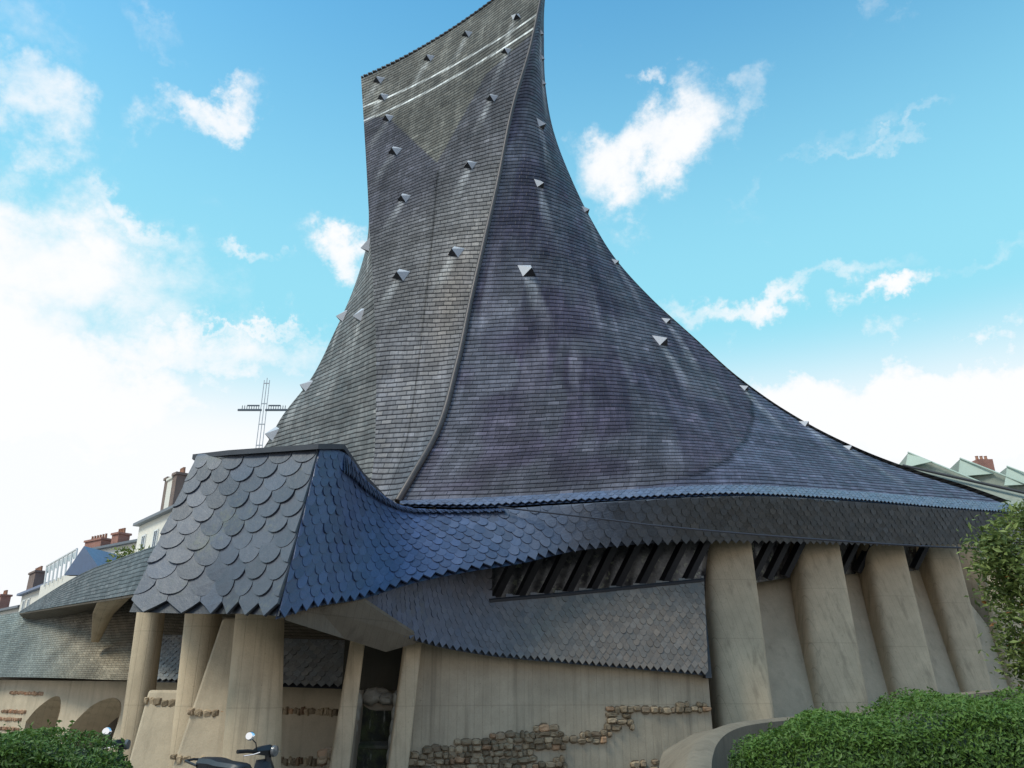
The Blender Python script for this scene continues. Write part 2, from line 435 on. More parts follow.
def edge(pts):
    p = np.array([P(*q) for q in pts]); z = p[:, 2]; t = (z - z[0]) / (z[-1] - z[0]); return t, p
H_ = edge([(398,503,17.0),(415,474,17.35),(435,439,17.9),(457,368,19.0),(472,298,20.1),(482,254,20.7),(498,184,21.7),(513,109,22.6),(531,47,23.3),(541,0,23.8),(552,-50,24.3)])
M_ = edge([(366,508,17.8),(372,475,18.2),(376,400,19.5),(376,350,20.2),(374,300,20.9),(370,235,21.8),(366,160,22.8),(363,110,23.5),(361,78,24.0)])
L_ = edge([(185,528,25),(235,480,24.9),(262,450,24.8),(283,415,24.7),(310,380,24.6),(334,333,24.5),(353,290,24.4),(367,243,24.3),(371,215,24.3),(372,160,24.3),(369,110,24.4),(364,80,24.5)])
R_ = edge([(1010,501,24.2),(968,486,24.3),(922,472,24.3),(877,456,24.4),(832,436,24.4),(787,411,24.5),(741,379,24.5),(696,339,24.6),(651,298,24.7),(615,258,24.8),(591,219,24.8),(572,180,24.9),(552,125,25.0),(546,90,25.0),(544,40,25.0),(545,0,25.0),(555,-50,25.0)])
EAVE = np.array([P(*q) for q in [(398,503,17.0),(480,501,16.9),(560,497,16.95),(640,492,17.15),(700,489,17.5),(760,489,18.2),(850,494,20.0),(940,501,22.1),(1010,506,24.0)]])
NT = 420
tt = np.linspace(0, 1, NT)
Hc, Mc, Lc, Rc = [hermite(tt, *e) for e in (H_, M_, L_, R_)]
def face(A, B, ns, extra=None):
    s = np.linspace(0, 1, ns); g = A[:, None, :] * (1 - s)[None, :, None] + B[:, None, :] * s[None, :, None]
    if extra is not None: g = g + extra(s)
    return s, g
sag = lambda s: np.stack([np.zeros((NT, len(s))), (.25 * (1 - tt)[:, None] - .1) * (4 * s * (1 - s))[None, :], -(tt[:, None]**4) * .75 * (4 * s * (1 - s))[None, :]], 2)
sF, gF = face(Mc, Hc, 90, sag)
ek = np.concatenate([[0], np.cumsum(np.linalg.norm(np.diff(EAVE, axis=0), axis=1))]); ek /= ek[-1]
def eav(s):
    e = hermite(s, ek, EAVE); base = Hc[0][None, :] * (1 - s)[:, None] + Rc[0][None, :] * s[:, None]
    d = e - base
    swell = np.zeros((NT, len(s), 3)); swell[:, :, 1] = -(np.sin(np.pi * s)[None, :]) * .45 * ((1 - tt) * tt * 4)[:, None]
    return d[None, :, :] * ((1 - tt)**5)[:, None, None] + swell
sR, gR = face(Hc, Rc, 260, eav)
sS, gS = face(Lc, Mc, 60)
Bbase = np.array([3., 34., 6.4]); Btop = (gF[-1][45] + np.array([.1, .9, 0]))
Bc = Bbase[None, :] * ((1 - tt)**2)[:, None] + Btop[None, :] * (1 - (1 - tt)**2)[:, None]
Bc[:, 2] = Bbase[2] + (Btop[2] - Bbase[2]) * tt
_, gB1 = face(Rc, Bc, 24); _, gB2 = face(Bc, Lc, 24)

def uv_of(g, centre=0., arc=False):
    seg = np.linalg.norm(np.diff(g, axis=0), axis=2).mean(1); v = np.concatenate([[0], np.cumsum(seg)])
    w = np.linalg.norm(np.diff(g, axis=1), axis=2); u = np.concatenate([np.zeros((len(g), 1)), np.cumsum(w, axis=1)], 1)
    u = u - u[:, -1:] * centre
    col_ = np.vstack([np.zeros((1, g.shape[1])), np.cumsum(np.linalg.norm(np.diff(g, axis=0), axis=2), axis=0)])
    w_ = np.clip((np.linspace(0, 1, len(g)) - .3) / .55, 0, 1)[:, None] if arc else 1.
    return np.stack([u, col_ * (1 - w_) + v[:, None] * w_, ], 2)
faces_ = {'front': (sF, gF, .5), 'right': (sR, gR, 0.), 'side': (sS, gS, 1.)}
uvs = {k: uv_of(g, c, k == 'front') for k, (s, g, c) in faces_.items()}
def smooth01(x, a, b): q = np.clip((x - a) / (b - a), 0, 1); return q * q * (3 - 2 * q)
def vnoise(u, v, f, seed):
    r = np.random.default_rng(seed).uniform(0, 1, (64, 64)); x = u * f; y = v * f
    i = np.floor(x).astype(int); j = np.floor(y).astype(int); a = x - i; b = y - j; a = a * a * (3 - 2 * a); b = b * b * (3 - 2 * b)
    g = lambda p, q: r[p % 64, q % 64]
    return (g(i, j) * (1 - a) + g(i + 1, j) * a) * (1 - b) + (g(i, j + 1) * (1 - a) + g(i + 1, j + 1) * a) * b
def tm_of(e, py):  # height fraction on an edge curve seen at photo row py
    pts = hermite(tt, *e); ys = np.array([proj(p)[1] for p in pts]); return np.interp(-py, -ys, tt)
tint = {}
# front face: two bluish flanks, an olive V at the top, two pale lead bands
s = sF[None, :] * np.ones((NT, 1)); t = tt[:, None] * np.ones((1, len(sF)))
c = np.zeros((NT, len(sF), 3)) + np.array([.108, .104, .104])
tv = (tm_of(M_, 166) + tm_of(H_, 166)) / 2 - .02
pxF = np.array([proj(p) for p in gF.reshape(-1, 3)])
VP_ = [(340,118),(388,117),(437,163),(486,74),(545,22),(562,-90),(330,-90)]
vm = np.array([float(inside(VP_, *q)) for q in pxF]).reshape(NT, len(sF))
c = c * (1 - vm[..., None]) + np.array([.160, .150, .124]) * vm[..., None]
flank = .8 * (1 - vm) * smooth01(t, tv - .12, tv) * (.45 + .55 * smooth01(s, .5, .46))
c += flank[..., None] * np.array([-.030, -.028, -.012])
low = smooth01(t, .42, .18); c += low[..., None] * np.array([-.006, -.004, .004])
warm = np.exp(-((s - .75) / .22)**2 - ((t - .28) / .1)**2); c += warm[..., None] * np.array([.018, .004, -.01])
for pm, ph in ((107, 14), (121, 27)):
    tb = tm_of(M_, pm) * (1 - s) + tm_of(H_, ph) * s
    bnd = np.exp(-((t - tb) / .0026)**2) * (.8 + .2 * vnoise(s * 30, t * 9, 1, 5)); c += bnd[..., None] * np.array([.75, .75, .70])
seam = np.exp(-((s - .47) / .009)**2) * (t < tv); c *= (1 - .8 * seam)[..., None]
tint['front'] = c
s = sR[None, :] * np.ones((NT, 1)); t = tt[:, None] * np.ones((1, len(sR)))
c = np.zeros((NT, len(sR), 3)) + np.array([.094, .091, .107])
nz = vnoise(uvs['right'][..., 0], uvs['right'][..., 1], .9, 11); st = vnoise(uvs['right'][..., 0] * 2.2, uvs['right'][..., 1] * .35, 1., 12)
px = np.array([proj(p) for p in gR.reshape(-1, 3)]).reshape(NT, len(sR), 2)
uR, vR = uvs['right'][..., 0], uvs['right'][..., 1]
SEAM = [(741,377),(751,398),(753,418),(746,440),(728,460),(700,474),(665,483),(620,490),(560,494)]
REG = [(300,600),(300,-100),(700,-100),(760,300)] + SEAM + [(400,500)]
flat = px.reshape(-1, 2)
arcm = 1. - np.array([float(inside(REG, *q)) for q in flat]).reshape(NT, len(sR))
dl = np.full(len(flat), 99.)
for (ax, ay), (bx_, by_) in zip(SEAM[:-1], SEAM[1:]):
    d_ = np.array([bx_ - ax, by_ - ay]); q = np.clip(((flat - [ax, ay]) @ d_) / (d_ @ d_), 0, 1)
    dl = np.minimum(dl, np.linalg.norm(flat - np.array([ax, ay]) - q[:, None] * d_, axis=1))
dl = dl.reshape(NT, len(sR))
inn = (1 - arcm) * smooth01(t, .0, .02)
pur = .8 * inn * smooth01(nz * .5 + st * .5, .35, .6)
c = c * (1 - pur[..., None]) + np.array([.060, .048, .072]) * pur[..., None]
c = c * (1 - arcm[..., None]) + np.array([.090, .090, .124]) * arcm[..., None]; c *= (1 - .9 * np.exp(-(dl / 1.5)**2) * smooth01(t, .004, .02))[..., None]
pale = smooth01(st, .6, .85) * np.exp(-((t - .24) / .12)**2) * smooth01(s, .85, .5); c += pale[..., None] * np.array([.085, .085, .085])
edge_w = np.exp(-(uR / 1.2)**2) * .6; c += edge_w[..., None] * np.array([.018, .022, .028])
tint['right'] = c
s = sS[None, :] * np.ones((NT, 1)); t = tt[:, None] * np.ones((1, len(sS)))
tint['side'] = np.zeros((NT, len(sS), 3)) + np.array([.118, .114, .108])

# vents: found where the photo's sight lines meet the roof
bv = []; order = ['front', 'right', 'side']; base = 0; AV = []; AF = []
for k in order:
    g = faces_[k][1]; AV.append(g.reshape(-1, 3)); AF += grid_faces(NT, g.shape[1], base); base += g.shape[0] * g.shape[1]
AVc = np.vstack(AV)
tree = BVHTree.FromPolygons([tuple(v) for v in AVc], AF)
org = Vector((0, 0, EYE))
VENTS = [(379,80),(429,58),(467,34),(516,17),(383,97),(388,118),(506,51),(395,151),(492,98),(404,198),(470,165),(401,275),(456,252),
         (361,315),(341,316),(308,386),(274,434),(369,245),
         (540,124),(539,184),(527,271),(660,341),(541,33),(542,58),(543,83),(585,210),(615,262),(666,321),(744,388),(808,424),(857,448)]
SMALL = set(VENTS[22:]) - {(540,124), (539,184), (527,271), (660,341)}
hits = []
for x, y in VENTS:
    hit = None
    for dx in (0, -2, -4, -6, -9, 3, 5, 8):
        d = Vector(P(x + dx, y, 20.)) - org; d.normalize(); loc, nn, idx, dist = tree.ray_cast(org, d)
        if loc is not None: hit = (loc, nn if nn.dot(d) < 0 else -nn); break
    if hit: hits.append((hit[0], hit[1], x, y))
for loc, nn, x, y in hits:
    L0 = np.array(loc)
    for k in order:
        g = faces_[k][1]; d2 = ((g - L0)**2).sum(2); i, j = np.unravel_index(d2.argmin(), d2.shape)
        if d2[i, j] > .12: continue
        u, v = uvs[k][..., 0] - uvs[k][i, j, 0], uvs[k][..., 1] - uvs[k][i, j, 1]
        ln = 3.2 if k == 'right' else 2.0
        u2 = u + (.3 if k == 'right' else .42) * v * (1 if k == 'right' else -1)
        m = np.exp(-(np.abs(u2) / (.16 - .06 * v))**4) * smooth01(v, -ln, -.3) * (v < .05) * (.35 + .65 * vnoise(u * 6 + i, v * .8 + j, 1., 20))
        tint[k] += m[..., None] * np.array([.21, .21, .20])
for k, q in (('front', 1.25), ('side', 1.25), ('right', 1.14)): tint[k] = tint[k] * q
V = []; F = []; UV = []; TT = []; base = 0
for k in order:
    g = faces_[k][1]; V.append(g.reshape(-1, 3)); UV.append(uvs[k].reshape(-1, 2) + {'front': 0, 'right': 40, 'side': 80}[k]); TT.append(tint[k].reshape(-1, 3))
    F += grid_faces(NT, g.shape[1], base, True); base += g.shape[0] * g.shape[1]
for g in (gB1, gB2):
    V.append(g.reshape(-1, 3)); UV.append(uv_of(g).reshape(-1, 2)); TT.append(np.zeros((g.shape[0] * g.shape[1], 3)) + .08)
    F += grid_faces(NT, g.shape[1], base, True); base += g.shape[0] * g.shape[1]
top_front = gF[-1]; top_back = np.vstack([gB1[-1], gB2[-1][1:]])[::-1]
tb = np.array([top_back[int(round(q))] for q in np.linspace(0, len(top_back) - 1, len(top_front))])
V.append(np.vstack([top_front, tb])); UV.append(np.zeros((len(tb) * 2, 2))); TT.append(np.zeros((len(tb) * 2, 3)) + .07)
F += grid_faces(2, len(tb), base)
roof = C(mesh_obj('main_roof', np.vstack(V), F, M_ROOF, church, True, np.vstack(TT), np.vstack(UV), 'tall sweeping flame-shaped roof of grey slates'))

def sub(o, parent):  # parent a mesh built in world space under a part that already has the church offset
    o.parent = parent; return o
# flashing down the hip, ridge slates along the slanted top
mb = MB(); mb.tube([tuple(p + np.array([-.01, -.03, .02])) for p in Hc[::6]], [.085 - .03 * q for q in np.linspace(0, 1, len(Hc[::6]))], 8)
sub(mb.obj('hip_flashing', M_LEAD, None, True, .55, 1.25), roof)
mb = MB()
for i in range(0, len(top_front) - 1):
    p, q = top_front[i], top_front[i + 1]; d = Vector(q - p); rot = d.to_track_quat('X', 'Z').to_matrix()
    mb.box(tuple((p + q) / 2 + np.array([0, .03, .01 + (.03 if i % 2 else 0)])), (d.length * .8, .16, .05), rot)
sub(mb.obj('ridge_slates', M_LEAD), roof)
# eave course: outward-tilted row under the roof edge, sky reflection brightened into its tint
TOPB = [(318,452,12.65),(345,456,13.6),(369,485,14.9),(401,507,16.0),(440,511,16.4),(500,510,16.45),(574,505,16.5),(672,499,16.75),(760,497,17.7),(850,502,19.5),(940,509,21.5),(1010,513,23.5)]
BOTB = [(277,619,11.45),(318,606,12.2),(362,598,13.2),(412,582,14.1),(465,571,15.0),(523,562,15.8),(582,550,16.6),(672,543,17.6),(760,542,19.2),(850,544,21.0),(940,545,22.9),(1010,543,24.6)]
topb = [P(*q) for q in TOPB]; botb = [P(*q) for q in BOTB]
ev_t = [P(*q) + np.array([0, 0, .02]) for q in [(400,502,17.02),(480,499,16.95),(560,495,17.0),(640,490,17.2),(700,487,17.55),(760,487,18.25),(850,492,20.05),(940,499,22.15),(1012,505,24.05)]]
ev_b = [P(*q) + np.array([0, -.05, 0]) for q in [(400,505,16.5),(480,506,16.5),(560,502,16.55),(640,498,16.7),(700,495,17.0),(760,495,17.7),(850,500,19.5),(940,508,21.5),(1012,513,23.5)]]
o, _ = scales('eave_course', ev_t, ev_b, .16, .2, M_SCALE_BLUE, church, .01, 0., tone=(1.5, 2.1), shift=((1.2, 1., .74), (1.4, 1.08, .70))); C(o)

for loc, nn, x, y in hits:
    nn = nn.normalized(); up = (Vector((0, 0, 1)) - nn * nn.z).normalized(); rt = up.cross(nn).normalized()
    k = random.uniform(.9, 1.1) * .33 * (1.25 if y > 200 else 1.0) * (.6 if (x, y) in SMALL else 1.)
    ra = Matrix.Rotation(R(14 if x > 515 else -24), 3, nn); up = ra @ up; rt = ra @ rt
    TL, TR, BL, BR = [loc + rt * k * a + up * k * b for a, b in ((-.5, .55), (.5, .55), (-.5, -.5), (.5, -.5))]
    Np = loc + nn * k * .62 - up * k * .30
    v = sub(MB().add([TL, TR, BR, BL, Np], [(0, 4, 1), (1, 4, 2), (0, 3, 4)]).obj('roof_vent', M_ZINC), roof)
    lv = MB().add([BL, BR, Np + Vector((0, 0, .01))], [(0, 1, 2)]).obj('louvre', M_DARK); lv.parent = roof

# canopy front: big scales on two planes either side of a soft fold
ct = [P(*q) for q in [(197,457,14.0),(227,455,13.75),(272,452,13.2),(318,450,12.65)]]
cb = [P(*q) for q in [(128,611,13.0),(205,613,12.6),(240,613,12.05),(277,615,11.45)]]
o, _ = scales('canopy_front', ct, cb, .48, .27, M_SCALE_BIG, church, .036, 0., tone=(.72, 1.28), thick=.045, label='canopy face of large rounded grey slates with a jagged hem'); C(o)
# the blue band: from the canopy's right side round to the dark underside of the far eave
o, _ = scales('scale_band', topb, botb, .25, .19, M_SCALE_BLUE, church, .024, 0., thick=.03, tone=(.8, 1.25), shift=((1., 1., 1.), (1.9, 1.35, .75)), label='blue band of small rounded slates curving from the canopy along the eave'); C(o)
# roof slab of the canopy
z0 = ct[0][2]
slab = [P(192,459,14.15), P(228,455,13.6), P(318,449,12.5), P(344,449,13.4), np.array([-2.9, 15.2, 5.5]), np.array([-2.9, 18.2, 5.7]), np.array([-5.2, 20.5, 5.8]), np.array([-6.0, 17., 5.7])]
C(MB().prism(slab, (0, 0, .09)).obj('canopy_cap', M_CAP, church))
# gutter roll along the curl of the band
cu = hermite(np.linspace(.085, .46, 75), np.linspace(0, 1, len(topb)), topb); cl_ = hermite(np.linspace(.085, .46, 75), np.linspace(0, 1, len(botb)), botb)
mb = MB()
for i in range(74):
    p, q = Vector(cu[i]), Vector(cu[i + 1]); dn = (Vector(cl_[i]) - p).normalized(); al = (q - p).normalized(); out_ = al.cross(dn).normalized()
    if out_.y > 0: out_ = -out_
    ln = np.interp(i, [0, 30, 74], [.46, .30, .12]); hh = .07 + (.05 if i % 2 else 0) * np.interp(i, [0, 40, 74], [1, .5, 0])
    w_ = al * (q - p).length * .47; c0_ = p + al * (q - p).length * .5; tl = .02 * (i % 3)
    mb.add([c0_ - w_ - dn * hh + out_ * .0, c0_ + w_ - dn * hh * .6 + out_ * .0, c0_ + w_ + dn * ln * .8 + out_ * (.07 + tl), c0_ + dn * ln + out_ * (.075 + tl), c0_ - w_ + dn * ln * .8 + out_ * (.07 + tl)], [(0, 1, 2, 3, 4)])
    mb.add([c0_ - w_ - dn * hh - out_ * .05, c0_ + w_ - dn * hh * .6 - out_ * .05, c0_ + w_ + dn * ln * .8 + out_ * (.03 + tl), c0_ - w_ + dn * ln * .8 + out_ * (.03 + tl)], [(3, 2, 1, 0)])
C(mb.obj('curl_slates', M_SCALE_BLUE, church, tint=np.ones((len(mb.V), 3)) * .62))

# soffit under the canopy (concrete), closing up to the lower roofs behind
sf = [P(148,590,14.2), P(206,592,12.85), P(275,600,11.95), P(300,619,12.4), P(345,637,13.6), P(386,650,14.6), P(424,640,15.2), P(420,585,15.6), P(345,585,18.4), P(200,592,21.), P(120,592,22.5)]
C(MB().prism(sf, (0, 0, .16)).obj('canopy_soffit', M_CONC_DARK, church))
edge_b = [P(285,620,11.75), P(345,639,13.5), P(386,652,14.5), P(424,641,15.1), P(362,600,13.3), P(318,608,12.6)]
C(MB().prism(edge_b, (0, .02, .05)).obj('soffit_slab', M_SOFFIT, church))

# lower roof below the clerestory
st_ = [P(*q) for q in [(338,600,13.0),(395,580,14.3),(440,565,15.4),(489,552,16.5),(560,548,17.3),(630,545,17.8),(702,542,18.3)]]
sb_ = [P(*q) for q in [(336,605,12.95),(378,625,14.0),(425,643,15.0),(489,655,15.7),(560,662,16.15),(630,668,16.6),(708,675,17.0)]]
def r0(u): return np.interp(u, [.5, 1.], [.53, .335])
skip = lambda u, v: (u > .503 and v < r0(u))
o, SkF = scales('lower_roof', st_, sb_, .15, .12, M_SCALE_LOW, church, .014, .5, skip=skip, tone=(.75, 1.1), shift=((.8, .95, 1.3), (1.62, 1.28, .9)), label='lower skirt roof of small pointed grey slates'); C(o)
# its sill and end board
mb = MB(); us = np.linspace(.5, 1, 30); mb.tube([tuple(p + np.array([0, .02, .06])) for p in SkF(us, r0(us))], .045, 6); C(mb.obj('clerestory_sill', M_TIMBER, church, True))
mb = MB(); mb.prism([P(697,583,17.9), P(703,583,17.95), P(712,678,17.05), P(706,678,16.95)], (0, .3, 0)); C(mb.obj('end_board', M_DARK, church))

# clerestory: glass with black raking mullions
def sill(xp): return P(xp, np.interp(xp, [480, 698, 790, 1040], [607, 586, 572, 560]), np.interp(xp, [480, 698, 790, 1040], [17.5, 18.9, 21.4, 28.6]))
gl = thing  # (name kept free)
pan = MB(); xs = [478, 560, 630, 700, 790, 860, 940, 1035]
bot = [sill(x) + np.array([.05, .35, -.1]) for x in xs]; tp = [b + np.array([.35, .1, 1.7]) for b in bot]
pan.loft([bot, tp], closed=False, cap=False); clere = C(pan.obj('clerestory_glass', M_GLASS, church))
for x in [491, 516, 540, 564, 588, 612, 636, 660, 683, 752, 769, 786, 842, 858, 915]:
    a = sill(x); b = P(x + 34, proj(a)[1] - 68, a[1] - .3)
    d = Vector(b - a).normalized(); sd = Vector((1, .25, 0)).normalized(); nrm_ = d.cross(sd).normalized(); sd = nrm_.cross(d)
    w = .07; dp = .12
    ring = lambda c: [tuple(Vector(c) + sd * i * w + nrm_ * j * dp) for i, j in ((-1, -1), (1, -1), (1, 1), (-1, 1))]
    m = MB().loft([ring(a - np.array(d) * .1), ring(b)]).obj('mullion', M_TIMBER); m.parent = clere

# columns
def rrect(c, dx, dy, w, d, k=.45, n=36):
    out = []
    for j in range(n):
        q = 2 * math.pi * j / n; cx, sx = math.cos(q), math.sin(q)
        x = math.copysign(abs(cx)**k, cx) * w / 2; y = math.copysign(abs(sx)**k, sx) * d / 2
        out.append(tuple(np.asarray(c) + np.asarray(dx) * x + np.asarray(dy) * y))
    return out
def column(top, bot_, wt, wb, dt, db, ang=0., mat=None, k=.45, name='column', label=None):
    dx = np.array([math.cos(ang), math.sin(ang), 0]); dy = np.array([-dx[1], dx[0], 0]); rings = []
    for q in np.linspace(0, 1, 14):
        c = bot_ * (1 - q) + top * q; fl = .0
        rings.append(rrect(c, dx, dy, wb * (1 - q) + wt * q + fl, db * (1 - q) + dt * q, k))
    o = MB().loft(rings).obj(name, mat or M_CONC, church, True, label=label); return C(o)
def pcol(x0t, x1t, yt, Yt, x0b, x1b, yb, Yb, d=1.0, ang=.12, **kw):
    t = P((x0t + x1t) / 2, yt, Yt); b = P((x0b + x1b) / 2, yb, Yb)
    kt = np.linalg.norm(P(x1t, yt, Yt) - P(x0t, yt, Yt)); kb = np.linalg.norm(P(x1b, yb, Yb) - P(x0b, yb, Yb))
    dirn = (t - b) / (t[2] - b[2]); g = b - dirn * (b[2] + .02); kg = kb + (kb - kt) * (b[2] / (t[2] - b[2])); tp_ = t + dirn * .35
    return column(tp_, g, kt, kg, d, d * kg / kt, ang, **kw)
pcol(700, 748, 543, 20.0, 713, 771, 720, 18.6, d=.9)
pcol(790, 835, 544, 21.8, 809, 864, 705, 20.5, d=.9)
pcol(858, 900, 550, 23.6, 887, 934, 694, 22.3, d=.9)
pcol(918, 954, 555, 25.4, 956, 988, 687, 24.2, d=.9)
pcol(968, 1000, 560, 27.2, 1003, 1033, 684, 26.1, d=.9)
# battered wall panels between the right columns
for (xa, xb, ya, Ya, xc, xd, yb, Yb) in [(730, 794, 574, 21.8, 752, 824, 712, 19.9), (820, 862, 558, 23.7, 844, 896, 700, 21.9), (888, 922, 554, 25.4, 918, 962, 694, 23.7), (940, 985, 554, 27.2, 968, 1012, 688, 25.6), (985, 1060, 554, 28.8, 1005, 1080, 688, 27.6)]:
    a, b, c, d = P(xa, ya, Ya), P(xb, ya, Ya + .3), P(xd, yb, Yb + .3), P(xc, yb, Yb)
    d = d + (d - a) / (a[2] - d[2]) * (d[2] + .02); c = c + (c - b) / (b[2] - c[2]) * (c[2] + .02)
    C(MB().prism([d, c, b, a], (0.1, .4, 0)).obj('wall_panel', M_CONC_WARM, church))

# concrete wall under the lower roof, with its rubble bands
wl = np.array([-1.95, 15.68, 0]); wr = np.array([3.98, 17.28, 0]); wd = (wr - wl); wd /= np.linalg.norm(wd); wn = np.array([wd[1], -wd[0], 0])
H0 = 2.5
bmw = MB().prism([wl + [-.0, 0, -.02], wr + [0, 0, -.02], wr + [0, 0, 2.2], wl + [0, 0, 2.55]], -wn * .5); wallR = C(bmw.obj('wall', M_CONC_WALL, church))
def on_plane(x, y, p0, n):
    d = P(x, y, 10.) - np.array([0, 0, EYE]); o = np.array([0, 0, EYE]); return o + d * (np.dot(p0 - o, n) / np.dot(d, n))
polys = [[(398,756),(430,747),(456,741),(503,732),(556,726),(561,735),(534,750),(532,768),(545,800),(380,800),(385,768)],
         [(534,741),(575,735),(612,729),(613,738),(575,746),(536,752)], [(606,718),(634,718),(634,727),(606,728)], [(609,708),(660,706),(714,703),(714,711),(660,714),(609,717)],
         [(525,763),(566,759),(566,772),(540,800),(525,800)], [(630,764),(658,761),(658,775),(630,775)]]
sp = []
hgt = .105
for r in range(0, 18):
    z = .05 + r * hgt; xx = -.2 + random.uniform(0, .1)
    while xx < np.linalg.norm(wr - wl) - .15:
        w = random.uniform(.08, .21); c = wl + wd * (xx + w / 2) + np.array([0, 0, z + hgt / 2 + random.uniform(-.025, .025)]); q = proj(c)
        for ip, pl in enumerate(polys):
            if inside(pl, *q): sp.append((ip, (c, w * 1.1, hgt * random.uniform(.8, 1.35)))); break
        xx += w
for ip in range(len(polys)):
    if any(k == ip for k, _ in sp): C(stones('rubble_band', [v for k, v in sp if k == ip], M_STONE, church, wd, wn, None, True))

# fountain slot between two raking posts
pcol(350, 364, 646, 15.2, 333, 352, 745, 15.0, d=.35, ang=.2, name='post', k=.3)
pcol(404, 421, 644, 15.6, 390, 410, 745, 15.4, d=.4, ang=.2, name='post', k=.3)
casc = MB().prism([P(345,640,16.3), P(425,640,16.5), P(405,790,16.2), P(335,790,16.0)], (0, .3, 0)); casc = C(casc.obj('water_cascade', M_CONC_MOSS, church, label='dark mossy fountain slot with stepped stone ledges'))
def ledge(x0, x1, y, Y0, Y1, th, mat, rnd=True):
    a, b = P(x0, y, Y0), P(x1, y, Y0); pr = []
    c, d = np.array([b[0], Y1, b[2] + .22]), np.array([a[0], Y1, a[2] + .22])
    o = MB().prism([a, b, c, d], (0, 0, -th)).obj('ledge', mat, None, False, .03); o.parent = casc; return o
def rock(c, sx, sy, sz, mat, name='rock'):
    m = MB(); rg = []
    for h in np.linspace(-.5, .5, 7):
        r_ = math.sqrt(max(.02, .25 - h * h)) * 2
        rg.append([(c[0] + math.cos(q) * sx / 2 * r_ * random.uniform(.8, 1.12), c[1] + math.sin(q) * sy / 2 * r_ * random.uniform(.8, 1.12), c[2] + h * sz + random.uniform(-.03, .03) * sz * 3) for q in np.linspace(0, 2 * math.pi, 12)[:-1]])
    o = m.loft(rg).obj(name, mat, None, True); o.parent = casc
M_ROCK = mat_concrete('fountain_rock', (.26, .235, .19), .4, .4, .3, board=False)
rock(P(371,697,15.75), .42, .4, .26, M_ROCK); rock(P(387,699,15.8), .40, .4, .22, M_ROCK); rock(P(379,693,15.95), .45, .3, .2, M_ROCK)
for q in range(5): rock(P(358 - q * 2.2, 702 + q * 13, 15.35 - q * .03), .16, .25, .30, M_ROCK); rock(P(396 - q * 1.6, 700 + q * 14, 15.45 - q * .03), .12, .2, .28, M_ROCK)
ledge(362, 394, 703, 15.75, 16.2, .14, M_CONC_DARK)
ledge(356, 390, 746, 15.5, 16.1, .06, M_CONC_MOSS)
o = MB().prism([P(363,705,15.75), P(393,705,15.8), P(390,744,15.7), P(357,744,15.65)], (0, .2, 0)).obj('wet_wall', M_WET); o.parent = casc
o = MB().prism([P(356,748,15.5), P(389,748,15.55), P(384,800,15.4), P(349,800,15.35)], (0, .2, 0)).obj('wet_wall', M_WET); o.parent = casc
for a, b, c_, d_ in [((356,690,15.3),(361,690,15.4),(351,775,15.0),(343,775,14.9)), ((398,690,15.6),(402,690,15.6),(396,775,15.2),(388,775,15.2))]:
    o = MB().prism([P(*a), P(*b), P(*c_), P(*d_)], (0, .5, 0)).obj('cheek', M_CONC_DARK); o.parent = casc
sp = []
for q in range(16): sp.append((P(random.uniform(322, 336), random.uniform(748, 790), 14.9), .2, .16))
C(stones('post_rubble', sp, M_STONE, church, (1, 0, 0), (0, -1, 0)))

# left: lower slate roofs, side wing, walls
lt = [P(*q) for q in [(-60,624,33),(20,612,31),(60,603,27.5),(100,596,24.5),(150,590,22.5),(200,590,21),(270,590,19.7),(350,590,18.6)]]
lb = [P(*q) for q in [(-60,677,28),(5,677,25.4),(60,678,22.2),(100,679.5,20.3),(140,680.5,18.9),(200,682,18.0),(270,685,17.4),(352,688,16.8)]]
k8 = np.linspace(0, 1, 8); gu = np.linspace(0, 1, 160); gv = np.linspace(0, 1, 40)
T8 = hermite(gu, k8, lt); B8 = hermite(gu, k8, lb)
g = B8[None] * (1 - gv)[:, None, None] + T8[None] * gv[:, None, None]; g[:, :, 2] -= (.25 * 4 * gv * (1 - gv))[:, None]
tn = np.zeros((40, 160, 3)) + np.array([.26, .22, .16])
grn = smooth01(gu[None, :] * np.ones((40, 1)), .38, .18); tn = tn * (1 - grn[..., None]) + np.array([.20, .205, .175]) * grn[..., None]
rust = np.exp(-((gu[None, :] - .47) / .05)**2) * np.exp(-((gv[:, None] - .55) / .3)**2); tn += rust[..., None] * np.array([.05, .025, 0])
C(mesh_obj('side_lower_roof', g.reshape(-1, 3), grid_faces(40, 160), M_SIDE, church, True, tn.reshape(-1, 3), uv_of(g).reshape(-1, 2), 'low brownish slate roof sweeping past the left columns'))
lt2 = [q for q in hermite(np.linspace(.6, 1, 6), np.linspace(0, 1, 160), g[22])]; lb2 = [q + np.array([0, -.1, .0]) for q in hermite(np.linspace(.6, 1, 6), np.linspace(0, 1, 160), g[0])]
o, _ = scales('lower_roof_slates', lt2, lb2, .2, .15, M_SCALE_LOW, church, .02, 0., tone=(2.4, 3.4), shift=((1.05, 1., .84), (1.05, 1., .84))); C(o)  # tone raised: light lacking under the canopy is put into the slate colour
